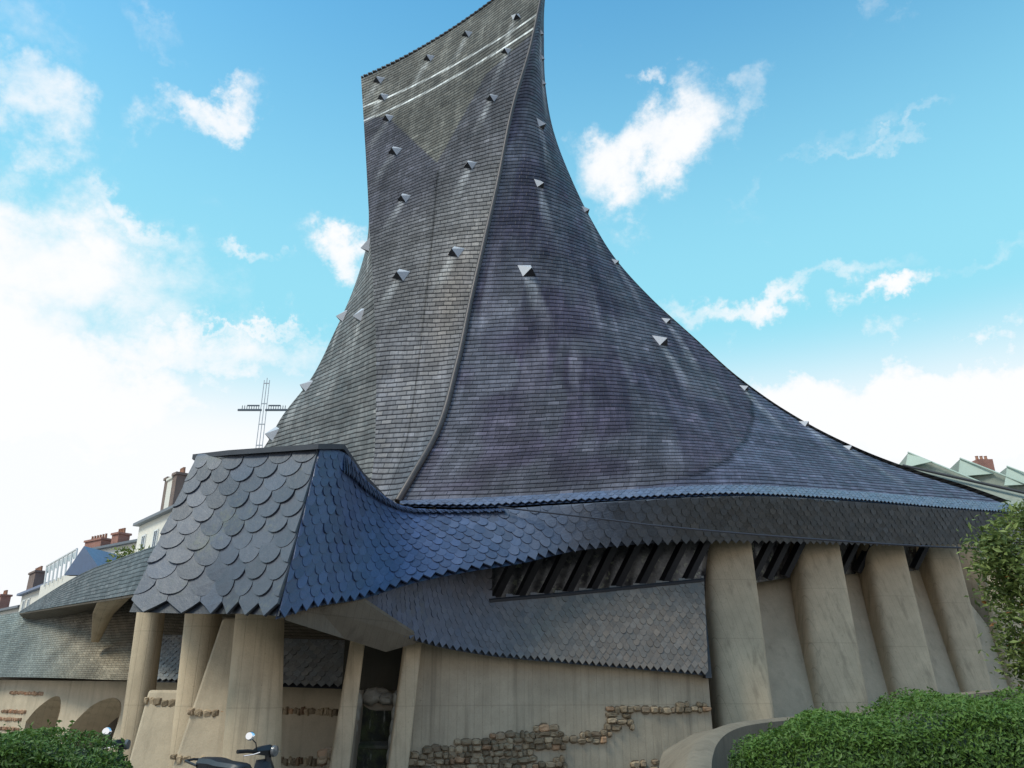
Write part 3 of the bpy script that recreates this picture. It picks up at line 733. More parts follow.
# side wing roof
wt_ = [P(*q) for q in [(20,611,30.5),(75,577,23.),(120,558,19.2),(160,544,16.9),(205,528,15.6)]]
wb_ = [P(*q) for q in [(19,613,30.),(75,603.5,21.5),(110,598,18.2),(140,593,16.0),(195,586,14.4)]]
gu2 = np.linspace(0, 1, 80); gv2 = np.linspace(0, 1, 20); T5 = hermite(gu2, np.linspace(0, 1, 5), wt_); B5 = hermite(gu2, np.linspace(0, 1, 5), wb_)
g2 = B5[None] * (1 - gv2)[:, None, None] + T5[None] * gv2[:, None, None]
C(mesh_obj('wing_roof', g2.reshape(-1, 3), grid_faces(20, 80), M_SIDE, church, True, np.zeros((1600, 3)) + np.array([.088, .102, .105]), uv_of(g2).reshape(-1, 2), 'narrow greenish slate roof of the left side wing'))
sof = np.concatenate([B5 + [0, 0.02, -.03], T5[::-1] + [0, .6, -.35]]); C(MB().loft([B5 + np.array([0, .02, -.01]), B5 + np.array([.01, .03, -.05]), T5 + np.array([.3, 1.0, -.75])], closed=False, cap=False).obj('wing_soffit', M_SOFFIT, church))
C(MB().loft([T5 + np.array([0, .01, 0]), T5 + np.array([2.6, 3.2, -.1])], closed=False, cap=False).obj('wing_flat_roof', M_CAP, church))
# raking beam under the wing
C(MB().loft([rrect(P(95,642,21.6), (1,0,0), (0,1,0), .12, .25, .4, 16), rrect(P(103,614,20.6), (1,0,0), (0,1,0), .4, .4, .4, 16), rrect(P(115,597,19.4), (1,0,0), (0,1,0), .62, .4, .4, 16)]).obj('raking_beam', M_CONC, church, True))
# left columns
cA = pcol(138, 163, 618, 16.6, 124, 150, 722, 16.6, d=.5, ang=-.2, k=.8)
cB = pcol(186, 221, 618, 15.4, 173, 208, 740, 15.4, d=.6, ang=-.2, k=.85)
cC = pcol(238, 282, 620, 14.0, 225, 279, 755, 14.0, d=.8, ang=-.05, k=.8)
# battered fins beside the columns
C(MB().prism([P(164,790,14.55), P(240,790,14.45), P(238,618,14.75), P(222,618,14.75)], (0, .25, 0)).obj('fin_wall', M_CONC_WARM, church, False, .05))
C(MB().prism([P(120,790,15.7), P(184,790,15.7), P(180,690,16.1), P(148,690,16.1)], (0, .25, 0)).obj('fin_wall', M_CONC_WARM, church, False, .05))

# left walls: W0 -> W1 with leaning arches, W1 -> W2 plain
W0 = np.array([-19.5, 29.5, 0]); W1 = np.array([-8.0, 19.9, 0]); W2 = np.array([-3.0, 17.6, 0])
d01 = (W1 - W0) / np.linalg.norm(W1 - W0); n01 = np.array([d01[1], -d01[0], 0])
def pw(x, y): return on_plane(x, y, W0, n01)
a1 = [pw(*q) for q in [(22,733),(26,722),(36,710),(47,701),(55,696.5),(60,698),(60.5,708),(57,722),(50,733)]]
a2 = [pw(*q) for q in [(63,737),(70,728),(80,717),(92,706),(104,700),(114,698),(120,701.5),(121,710),(118,722),(108,737)]]
def dense(a):
    m = hermite(np.linspace(0, 1, 30), np.linspace(0, 1, len(a) - 2), a[1:-1]); return [a[0]] + list(m) + [a[-1]]
a1 = dense(a1); a2 = dense(a2)
for a in (a1, a2):
    a[0] = np.array([a[0][0], a[0][1], -.02]); a[-1] = np.array([a[-1][0], a[-1][1], -.02])
top_z = 2.25
outline = [W0 + [0, 0, -.02]] + a1 + a2 + [W1 + [0, 0, -.02], W1 + [0, 0, 1.8], W0 + [0, 0, 1.98]]
C(MB().prism(outline, -n01 * .9).obj('arched_wall', M_CONC_WARM, church, label='pale concrete wall with two leaning arches'))
C(MB().prism([W0 - n01 * 1.6, W1 - n01 * 1.6, W1 - n01 * 1.6 + [0, 0, 3], W0 - n01 * 1.6 + [0, 0, 3]], -n01 * .2).obj('arch_backing', M_CONC_DARK, church))
for a in (a1, a2):
    rim = MB()
    q = len(a)
    outer = [p + n01 * .015 for p in a[1:-1]]; inner = [p - n01 * .7 + np.array([0.0, 0, -.30]) for i, p in enumerate(a[1:-1])]
    rim.loft([outer, inner], closed=False, cap=False); C(rim.obj('arch_reveal', M_CONC, church))
d12 = (W2 - W1) / np.linalg.norm(W2 - W1); n12 = np.array([d12[1], -d12[0], 0])
W2e = W2 + d12 * 1.2
C(MB().prism([W1 + [0, 0, -.02], W2e + [0, 0, -.02], W2e + [0, 0, 1.9], W1 + [0, 0, 1.85]], -n12 * .4).obj('wall', M_CONC_WARM, church))
def row(name, x0, x1, y0, y1, p0, dx, nn, mat, hpx=7, jit=.02):
    a = on_plane(x0, y0, p0, nn); b = on_plane(x1, y1, p0, nn); L = np.linalg.norm(b - a); sp = []; q = 0
    h = hpx * a[1] / 800
    while q < L:
        w = random.uniform(.07, .17); sp.append((a + (b - a) * ((q + w / 2) / L) + np.array([0, 0, random.uniform(-jit, jit)]), w, h * random.uniform(.75, 1.15))); q += w * .95
    C(stones(name, sp, mat, church, dx, nn, proud=.55, tone_=1.25))
row('stone_course', 144, 176, 701, 703, P(160,702,16.06), (1, 0, 0), np.array([0, -1., 0]), M_STONE); row('stone_course', 280, 336, 711, 712, W1, d12, n12, M_STONE)
row('stone_course', 140, 330, 758, 762, W1, d12, n12, M_STONE)
fp = P(166,780,15.9); fn = np.array([0, -1., .0])
row('stone_course', 187, 230, 712, 714, P(205,713,14.63), (1, 0, 0), fn, M_STONE); row('stone_course', 170, 222, 757, 762, P(200,757,14.58), (1, 0, 0), fn, M_STONE)
for y, x0, x1 in ((692.5, 10, 42), (711, 2, 26), (718.5, -4, 21), (728, -6, 18)):
    row('tile_course', x0, x1, y, y + 1.2, W0, d01, n01, M_TILE, 3.2, .01)

# closing walls behind, so that the body of the church is solid
bk = [np.array([Lc[0][0], Lc[0][1], 0]), np.array([Bbase[0], Bbase[1], 0]), np.array([Rc[0][0], Rc[0][1] + 2.2, 0])]
tops = [np.array([*p[:2], z]) for p, z in zip(bk, (Lc[0][2], Bbase[2], Rc[0][2]))]
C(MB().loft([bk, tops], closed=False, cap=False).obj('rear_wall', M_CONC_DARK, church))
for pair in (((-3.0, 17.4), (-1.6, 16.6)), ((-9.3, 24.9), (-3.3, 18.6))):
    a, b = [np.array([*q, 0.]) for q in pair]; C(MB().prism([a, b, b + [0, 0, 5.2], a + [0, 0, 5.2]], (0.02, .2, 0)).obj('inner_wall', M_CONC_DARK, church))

# ------------------------------------------------------------------ curved concrete planter edge by the hedge
rimp = [P(*q) for q in [(700,800,9.6),(709,775,10.6),(711,757,11.6),(717,742,12.4),(730,731,13.1),(752,724.5,13.9),(790,720,15.0),(850,715,16.4),(905,706,18.0),(970,694,20.0),(1040,688,22.0)]]
rk = np.linspace(0, 1, len(rimp)); rr = hermite(np.linspace(0, 1, 80), rk, rimp)
tan = np.gradient(rr, axis=0); tan[:, 2] = 0; tan /= np.linalg.norm(tan, axis=1)[:, None]; lf = np.stack([-tan[:, 1], tan[:, 0], np.zeros(80)], 1)
planter = thing('planter_wall', 'curved concrete rim wall sweeping round behind the right hedge', 'wall', tuple((rr[40][0], rr[40][1], 0)))
inv = Matrix.Translation((-rr[40][0], -rr[40][1], 0))
def PL(o): o.matrix_parent_inverse = inv; return o
prof = [(-.02, -.75), (-.02, 0.), (.06, .03), (.22, .03), (.30, 0.)]
rings = []
for a, b in prof: rings.append([tuple(p + l * a + np.array([0, 0, b])) for p, l in zip(rr, lf)])
apr = []
for i, (p, l) in enumerate(zip(rr, lf)):
    reach = np.interp(i, [0, 22, 34, 48, 79], [.5, .8, 1.2, .7, .5]); q = p + l * reach; q[2] = max(.0, p[2] - np.interp(i, [0, 22, 34, 79], [.55, .5, .35, .25])); apr.append(q)
mid = [tuple(np.array(a) * .55 + np.array(b) * .45 + np.array([0, 0, .06])) for a, b in zip(rings[-1], apr)]
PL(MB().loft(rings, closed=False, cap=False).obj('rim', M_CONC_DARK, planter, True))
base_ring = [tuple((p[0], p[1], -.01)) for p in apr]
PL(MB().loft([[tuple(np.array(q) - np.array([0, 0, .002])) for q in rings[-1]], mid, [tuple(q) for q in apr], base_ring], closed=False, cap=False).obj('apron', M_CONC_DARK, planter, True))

# ------------------------------------------------------------------ hedges
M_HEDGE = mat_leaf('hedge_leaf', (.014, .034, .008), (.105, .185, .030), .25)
M_HCORE = mat_plain('hedge_core', (.010, .018, .006), .9, .5, 12.)
def hedge(name, label, prof_, n, seed, leaf=.025, amp=1.):
    """prof_: list of (x0, yfront, yback, ztop) stations along X"""
    r_ = np.random.default_rng(seed); st = np.array(prof_, float)
    root = thing(name, label, 'hedge', (st[0][0], (st[0][1] + st[0][2]) / 2, 0))
    off = Matrix.Translation((-st[0][0], -(st[0][1] + st[0][2]) / 2, 0))
    def at(x): return [np.interp(x, st[:, 0], st[:, i]) for i in (1, 2, 3)]
    core = MB(); rings = []
    for x in np.linspace(st[0][0] + .12, st[-1][0] - .1, 24):
        f, b, z = at(x); rings.append([(x, f + .14, 0), (x, f + .10, z * .5), (x, f + .13, z - .16), (x, (f + b) / 2, z - .07), (x, b - .14, z - .12), (x, b - .14, 0)])
    core.loft(rings); o = core.obj('branch_mass', M_HCORE, root); o.matrix_parent_inverse = off
    lumpf = lambda x, w: sum(a * math.exp(-((x - bx) / bw)**2 - ((w - bw2) / .3)**2) for bx, bw2, bw, a in bumps)
    pts = []; nor = []; tn = []
    x0, x1 = st[0][0], st[-1][0]
    bumps = [(r_.uniform(x0, x1), r_.uniform(0, 1), r_.uniform(.08, .5), amp * r_.uniform(-.12, .16)) for _ in range(110)]
    for _ in range(n):
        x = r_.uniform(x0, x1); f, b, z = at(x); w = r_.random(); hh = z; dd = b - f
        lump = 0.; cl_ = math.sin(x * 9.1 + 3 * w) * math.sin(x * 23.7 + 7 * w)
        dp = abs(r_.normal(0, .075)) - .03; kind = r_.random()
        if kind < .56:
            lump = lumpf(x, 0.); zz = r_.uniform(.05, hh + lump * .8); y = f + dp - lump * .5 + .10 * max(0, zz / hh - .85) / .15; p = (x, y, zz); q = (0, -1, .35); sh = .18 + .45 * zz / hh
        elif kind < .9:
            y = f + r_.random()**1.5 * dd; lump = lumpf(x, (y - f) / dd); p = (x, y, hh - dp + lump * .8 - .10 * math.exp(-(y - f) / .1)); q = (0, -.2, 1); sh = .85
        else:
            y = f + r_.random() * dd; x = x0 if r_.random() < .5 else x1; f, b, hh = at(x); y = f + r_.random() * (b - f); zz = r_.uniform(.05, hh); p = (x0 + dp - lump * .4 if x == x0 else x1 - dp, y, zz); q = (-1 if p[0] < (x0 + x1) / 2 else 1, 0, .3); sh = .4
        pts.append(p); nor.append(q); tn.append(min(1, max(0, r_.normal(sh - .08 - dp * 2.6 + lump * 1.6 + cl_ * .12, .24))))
    o = leaves('foliage', pts, nor, leaf, M_HEDGE, root, .6, tn); o.matrix_parent_inverse = off
    # stray upright shoots above the clipped top
    pts = []; nor = []; tn = []
    for _ in range(int((x1 - x0) * 26)):
        x = r_.uniform(x0 + .1, x1 - .1); f, b, z = at(x); w = r_.random(); y = f + w * (b - f); h_ = r_.uniform(.05, .2); lx = r_.normal(0, .25)
        for q in np.linspace(0, 1, 9):
            pts.append((x + lx * h_ * q + r_.normal(0, .012), y + r_.normal(0, .015), z + lumpf(x, w) * .8 - .06 + h_ * q)); nor.append((r_.normal(), r_.normal(), .4)); tn.append(r_.uniform(.5, 1.))
    o = leaves('shoots', pts, nor, leaf * 1.1, M_HEDGE, root, .3, tn); o.matrix_parent_inverse = off
    return root
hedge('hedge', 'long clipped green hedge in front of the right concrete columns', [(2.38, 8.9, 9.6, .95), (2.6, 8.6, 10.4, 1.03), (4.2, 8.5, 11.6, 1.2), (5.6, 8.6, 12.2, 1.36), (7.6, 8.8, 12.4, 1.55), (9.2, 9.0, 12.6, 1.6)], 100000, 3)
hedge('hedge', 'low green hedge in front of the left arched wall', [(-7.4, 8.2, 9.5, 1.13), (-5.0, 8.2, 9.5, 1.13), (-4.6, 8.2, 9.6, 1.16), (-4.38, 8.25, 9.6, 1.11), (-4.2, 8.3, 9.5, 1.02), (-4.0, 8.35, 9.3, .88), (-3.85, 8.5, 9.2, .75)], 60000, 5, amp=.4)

# ------------------------------------------------------------------ tree on the right
M_TLEAF = mat_leaf('tree_leaf', (.055, .085, .02), (.32, .38, .11), .35)
M_BARK = mat_plain('bark', (.07, .055, .04), .9, .4, 14.)
def tree_right():
    bx = P(1095, 690, 12.6); root = thing('tree', 'small leafy tree with loose olive foliage at the right edge', 'tree', (bx[0], bx[1], 0))
    off = Matrix.Translation((-bx[0], -bx[1], 0)); c0 = Vector((bx[0], bx[1], 0))
    tr = MB(); tr.tube([c0 + Vector(q) for q in ((0, 0, 0), (.04, 0, .8), (-.03, .05, 1.6), (.05, 0, 2.6), (0, .1, 3.6))], [.13, .11, .095, .07, .03], 10)
    cl = []
    r_ = np.random.default_rng(9)
    ends = [(P(x, y, Y)) for x, y, Y in [(990,535,12.2),(1000,560,12.0),(995,590,12.4),(1005,610,12.1),(1010,640,12.3),(1018,520,12.5),(1022,580,11.9),(1030,545,12.8),(1040,620,12.6),(1016,655,12.2),(1060,560,12.5),(1060,500,12.8),(1080,600,12.),(1100,520,12.4),(1120,590,12.8),(1140,540,12.6),(1050,660,12.4),(986,566,12.6),(1000,585,12.3),(980,548,12.3),(1021,672,12.2),(1018,514,12.6)]]
    for e in ends:
        e = Vector(e) + Vector((.2, 0, 0)); s0 = c0 + Vector((0, 0, max(1.2, min(3.3, e.z - .7)))); m = (s0 + e) / 2 + Vector((0, 0, .12))
        tr.tube([s0, m, e], [.04, .024, .008], 6)
    o = tr.obj('trunk', M_BARK, root, True); o.matrix_parent_inverse = off
    pts = []; tn = []
    for e in ends:
        for _ in range(13):
            c = np.array(e) + np.array([.2, 0, 0]) + r_.normal(0, .13, 3); k = r_.integers(22, 48); br = r_.uniform(.1, .75)
            p = c + r_.normal(0, 1, (k, 3)) * np.array([.14, .14, .08]); pts += list(p); tn += list(np.clip(r_.normal(br, .15, k), 0, 1))
    o = leaves('crown', pts, np.tile([0, -.2, 1.], (len(pts), 1)), .05, M_TLEAF, root, .7, tn); o.matrix_parent_inverse = off
    fr = [pts[i] for i in r_.integers(0, len(pts), 130)]
    m_or = mat_leaf('russet_leaf', (.22, .07, .02), (.4, .16, .04), .2)
    o = leaves('russet_leaves', fr, np.tile([0, -.6, .6], (len(fr), 1)), .045, m_or, root, .5); o.matrix_parent_inverse = off
tree_right()

# ------------------------------------------------------------------ overhead cable, iron cross
cb_ = [P(498,507,16.3), P(606,519.5,16.0), P(660,526,15.8), P(766,535.5,15.4), P(902,545,15.0), P(1024,550,14.6), P(1250,556,14.0)]
cab = MB().tube([tuple(p) for p in hermite(np.linspace(0, 1, 60), np.linspace(0, 1, 7), cb_)], .017, 6).obj('overhead_cable', mat_plain('cable_sheath', (.03, .03, .04), .5, .1), None, True)
props(cab, 'thin overhead cable running from the church eave to the right', 'cable')

M_STEEL = mat_plain('steel_lattice', (.10, .12, .14), .45, .2, 5., .4)
M_STEEL_PALE = mat_plain('pale_steel_lattice', (.45, .47, .48), .4, .2, 5., .4)
cx = P(259, 448, 45.)
cross = thing('cross', 'tall slender steel lattice cross rising behind the left roof edge', 'cross', (cx[0], 45., 0))
ctop = P(265, 378, 45.)[2]; zc = P(262, 410, 45.)[2]; half = (P(287, 410, 45.) - P(262, 410, 45.))[0]
mb = MB()
for dx in (-.16, 0, .16): mb.tube([(dx * 1.6, 0, 0), (dx, 0, zc + 1.9 if dx else ctop)], .026, 6)
for k in range(15): mb.box((0, 0, .8 + k * (zc + .9) / 14), (.55 - .014 * k, .06, .05))
mb.obj('mast', M_STEEL_PALE, cross)
mb = MB()
mb.box((-half * .55, 0, zc), (half * .95, .10, .11)); mb.box((half * .55, 0, zc), (half * .95, .10, .11))
mb.box((-half * .42, 0, zc + .28), (half * .48, .07, .07)); mb.box((half * .42, 0, zc + .28), (half * .48, .07, .07))
for k in range(8):
    for s_ in (-1, 1): mb.box((s_ * (.3 + k * .14), 0, zc + .14), (.03, .05, .28))
mb.obj('arm', M_STEEL, cross)

# ------------------------------------------------------------------ background buildings
M_CREAM = mat_plain('cream_render', (.72, .67, .58), .85, .12, 2.)
M_BRICK = mat_brick('red_brick', (.33, .13, .085), (.27, .10, .07), (.35, .28, .24))
M_BRICKD = mat_brick('brown_brick', (.20, .13, .10), (.16, .11, .09), (.2, .17, .15))
M_SLATE_B = mat_plain('blue_slate', (.07, .12, .22), .4, .3, 3.)
M_SLATE_G = mat_plain('grey_slate', (.12, .14, .16), .45, .3, 3.)
M_WINDOW = mat_plain('dark_window', (.09, .10, .12), .15, .2, 2.)
M_WHITE = mat_plain('white_frame', (.72, .72, .70), .6, .1, 4.)
M_POT = mat_plain('clay_pot', (.36, .18, .11), .8, .3, 9.)
def house(label, a, b, depth, zt, wmat, rmat, roof_h, windows, chims, cat='building', name='house'):
    """facade from a to b (world XY), eaves at zt"""
    a = np.array([*a, 0.]); b = np.array([*b, 0.]); d = (b - a); L = np.linalg.norm(d); d /= L; nb = np.array([-d[1], d[0], 0])
    root = thing(name, label, cat, tuple(a), math.atan2(d[1], d[0]))
    MB().box((L / 2, depth / 2, zt / 2), (L, depth, zt)).obj('wall', wmat, root)
    rf = MB().loft([[(-.4, -.5, zt), (L + .4, -.5, zt), (L + .4, depth + .5, zt), (-.4, depth + .5, zt)], [(-.4, -.5, zt + .25), (L + .4, -.5, zt + .25), (L + .4, depth + .5, zt + .25), (-.4, depth + .5, zt + .25)],
                    [(.0, depth * .45, zt + roof_h), (L, depth * .45, zt + roof_h), (L, depth * .55, zt + roof_h), (.0, depth * .55, zt + roof_h)]]).obj('roof', rmat, root)
    for (x, z, w, h) in windows:
        f = MB()
        for bx_, bz, sx, sz in ((x - w / 2, z, .12, h + .12), (x + w / 2, z, .12, h + .12), (x, z + h / 2, w, .12), (x, z - h / 2, w + .3, .14), (x, z, .07, h)): f.box((bx_, -.05, bz), (sx, .14, sz))
        fo = f.obj('window', M_WHITE, root); MB().box((x, -.01, z), (w - .05, .06, h - .05)).obj('pane', M_WINDOW, fo)
    for (x, y, z0_, w, dd, h, mat_, pots) in chims:
        cst = MB().box((x, y, z0_ + h / 2), (w, dd, h)); cst.box((x, y, z0_ + h + .1), (w + .25, dd + .25, .22)); co = cst.obj('chimney', mat_, root)
        for q in range(pots):
            po = MB().lathe([(.14, 0), (.11, .5), (.14, .55)], (x - w / 2 + w * (q + .5) / pots, y, z0_ + h + .2), 10).obj('chimney_pot', M_POT, co, True)
    return root
pa = P(140, 523, 76.); pb = P(182, 504, 67.5); dd_ = (pb - pa); pc = pa + dd_ * 2.2
ze = pa[2]
Lc_ = np.linalg.norm((pc - pa)[:2])
house('cream rendered building with tall pale chimney left of the canopy', pa[:2], pc[:2], 9., ze - .3, M_CREAM, M_SLATE_G, .9,
      [(2.2 + 3.4 * q, ze - 2.6, 1.0, 2.2) for q in range(7)] + [(2.2 + 3.4 * q, ze - 6., 1.0, 2.2) for q in range(7)], [(4.6, 1., ze - .2, .8, 1.2, 3.6, M_BRICKD, 2), (5.7, 1., ze - .2, 1.3, 1.2, 3.4, M_CREAM, 2), (6.9, 1., ze - .2, 1.0, 1.2, 3.6, M_BRICKD, 4)])
pa = P(93, 551, 90.); pb = P(142, 545, 84.)
ze = pa[2]
house('house with grey slate mansard and two red brick chimneys', pa[:2], (pb + (pb - pa) * .2)[:2], 8., ze, M_CREAM, M_SLATE_G, 1.4,
      [(1.2, ze - 1.8, .9, 1.5), (3.0, ze - 1.8, .9, 1.5)], [(-1.2, 1., ze - 6, 3.6, 1.2, 7.3, M_BRICK, 6), (3.6, 1., ze - .5, 1.4, 1.3, 2.0, M_BRICK, 4)])
# blue slate gable in front of it
g0, g1, g2_ = P(64, 575, 60.), P(84, 546, 57.), P(104, 562, 55.)
gb = thing('house', 'small house with steep bright blue slate roof', 'building', (g1[0], 57., 0))
gbi = Matrix.Translation((-g1[0], -57, 0))
o = MB().prism([g0, g1, P(104, 575, 55.)], (1.5, 9, 0)).obj('roof', M_SLATE_B, gb); o.matrix_parent_inverse = gbi
o = MB().prism([np.array([g0[0], g0[1], 0]), np.array([*P(104,575,55.)[:2], 0]), P(104, 576, 55.), P(64, 576, 60.)], (1.5, 9, 0)).obj('wall', M_CREAM, gb); o.matrix_parent_inverse = gbi
# white terrace railing block
pa = P(40, 589, 75.); pb = P(78, 569, 64.)
trr = thing('terrace_building', 'white building with a glass-panelled roof terrace railing', 'building', (pa[0], pa[1], 0)); tri_ = Matrix.Translation((-pa[0], -pa[1], 0))
o = MB().prism([np.array([*pa[:2], 0]), np.array([*pb[:2], 0]), pb, pa + np.array([0, 0, .3])], (2, 8, 0)).obj('wall', M_CREAM, trr); o.matrix_parent_inverse = tri_
mb = MB(); mg = MB(); n_ = 7; ra, rb = P(47, 573, 73.), P(77, 557, 64.); rta, rtb = P(47, 566, 73.), P(77, 549, 64.)
mb.tube([tuple(rta), tuple(rtb)], .09, 6)
for q in range(n_ + 1):
    k = q / n_; mb.tube([tuple(ra * (1 - k) + rb * k - np.array([0, 0, 1.2])), tuple(rta * (1 - k) + rtb * k)], .08, 6)
o = mb.obj('railing', M_WHITE, trr); o.matrix_parent_inverse = tri_
for q in range(n_):
    k0, k1 = (q + .15) / n_, (q + .85) / n_; L0, L1 = ra * (1 - k0) + rb * k0, ra * (1 - k1) + rb * k1; T0, T1 = rta * (1 - k0) + rtb * k0, rta * (1 - k1) + rtb * k1
    o = MB().prism([L0, L1, T1 - [0, 0, .15], T0 - [0, 0, .15]], (.02, .05, 0)).obj('glass_panel', mat_plain('railing_glass', (.35, .45, .46), .15, .1, 1.) if q == 0 else bpy.data.materials['railing_glass'], trr); o.matrix_parent_inverse = tri_
# far left houses
pa = P(22, 596, 95.); pb = P(48, 583, 86.); ze = pa[2]
house('distant house with brown brick chimney and white dormer at the left', pa[:2], (pb + (pb - pa) * .3)[:2], 8., ze, M_CREAM, M_SLATE_B, 1.6, [(2.2, ze - 1.5, .9, 1.6), (4.6, ze - 1.5, .9, 1.6)], [(1.8, .8, ze - 1, 3.2, 1.1, 3.4, M_BRICKD, 5)])
pa = P(-14, 618, 105.); pb = P(24, 594, 96.); ze = pa[2] + .4
house('farthest cream house with red chimney at the left edge', pa[:2], pb[:2], 8., ze, M_CREAM, M_SLATE_G, 1.2, [(2. + 2.2 * q, ze - 1.6, .9, 1.5) for q in range(4)], [(2.8, .8, ze - 1.5, 1.3, 1.1, 3.6, M_BRICK, 3)])
# shrub on the wing roof's far side
sc = P(140, 547, 40.); sroot = thing('shrub', 'yellow-green shrub between the wing roof and the cream building', 'shrub', (sc[0], sc[1], 0))
pts = [];
for _ in range(30):
    c = np.array([rng.uniform(-.9, .3), rng.normal(0, .3), sc[2] + rng.normal(-.7, .25)]); pts += list(c + rng.normal(0, .2, (18, 3)))
leaves('foliage', pts, np.tile([0, -.3, 1.], (len(pts), 1)), .12, mat_leaf('shrub_leaf', (.09, .13, .02), (.28, .30, .07), .3), sroot)
MB().tube([(0, 0, 0), (.05, 0, sc[2] * .5), (-.1, 0, sc[2] - .4)], [.12, .08, .03], 8).obj('trunk', M_BARK, sroot, True)

# market hall roofs on the right
M_COPPER = mat_plain('green_copper', (.42, .50, .42), .6, .2, 1.5)
M_MROOF = mat_slates('market_slates', .5, .4); M_MGREY = mat_plain('grey_green_slates', (.25, .27, .22), .7, .35, 4.)
hall = thing('market_hall', 'market hall with sawtooth grey roofs and green copper gables', 'building', (24., 46., 0)); hi_ = Matrix.Translation((-24, -46, 0))
def HP(o): o.matrix_parent_inverse = hi_; return o
for (p, l, r_, g1_, Y) in [((908,453),(905,468),(1000,491),(932,462),46.), ((960,459),(958,477),(1060,498),(994,474),44.5), ((1007,467),(1004,486),(1110,506),(1045,484),43.)]:
    rf = HP(MB().prism([P(*p, Y), P(*r_, Y - 3), P(*l, Y + .2)], (1.2, 5, 0)).obj('roof', M_MGREY, hall))
    o = MB().prism([P(*p, Y - .1), P(*g1_, Y - 1.1), P(*l, Y - .05)], (-.05, -.12, 0)).obj('copper_gable', M_COPPER); o.parent = rf; o.matrix_parent_inverse = hi_ if False else Matrix.Identity(4)
    q = [np.array(P(p[0] + (r_[0] - p[0]) * k, p[1] + (r_[1] - p[1]) * k, Y - 3 * k - .25)) for k in (.0, 1.)]
    o = MB().tube([tuple(q[0] + [0, 0, .05]), tuple(q[1] + [0, 0, .05])], .045, 6).obj('verge', M_COPPER); o.parent = rf
HP(MB().prism([P(903,466,43.8), P(1060,500,38.), P(1080,520,37.), P(900,500,42.)], (1, 3, 0)).obj('lower_roof', M_MGREY, hall))
HP(MB().tube([tuple(P(903,465.5,43.5)), tuple(P(1070,503,37.3))], .08, 6).obj('gutter', M_DARK, hall))
HP(MB().prism([np.array([22, 42, 0]), np.array([32, 38, 0]), np.array([32, 38, 8.]), np.array([22, 42, 8.])], (2, 8, 0)).obj('wall', M_CONC_DARK, hall))
hc = P(986, 480, 70.); ch = thing('chimney_house', 'distant house with a stout red brick chimney behind the market hall', 'building', (hc[0], 70, 0))
MB().box((0, 0, (hc[2] - 2) / 2), (9, 7, hc[2] - 2)).obj('wall', M_CREAM, ch)
MB().loft([[(-4.8, -3.8, hc[2] - 2), (4.8, -3.8, hc[2] - 2), (4.8, 3.8, hc[2] - 2), (-4.8, 3.8, hc[2] - 2)], [(-3.6, -.2, hc[2] - .4), (3.6, -.2, hc[2] - .4), (3.6, .2, hc[2] - .4), (-3.6, .2, hc[2] - .4)]]).obj('roof', M_SLATE_G, ch)
co = MB().box((0, 0, hc[2] + .3), (1.4, 1, 3.0)); co.box((0, 0, hc[2] + 1.5), (1.0, .9, .5)); co = co.obj('chimney', M_BRICK, ch)
for q in (-.4, 0, .4): MB().lathe([(.16, 0), (.12, .4), (.15, .5)], (q, 0, hc[2] + 1.7), 8).obj('chimney_pot', M_POT, co)

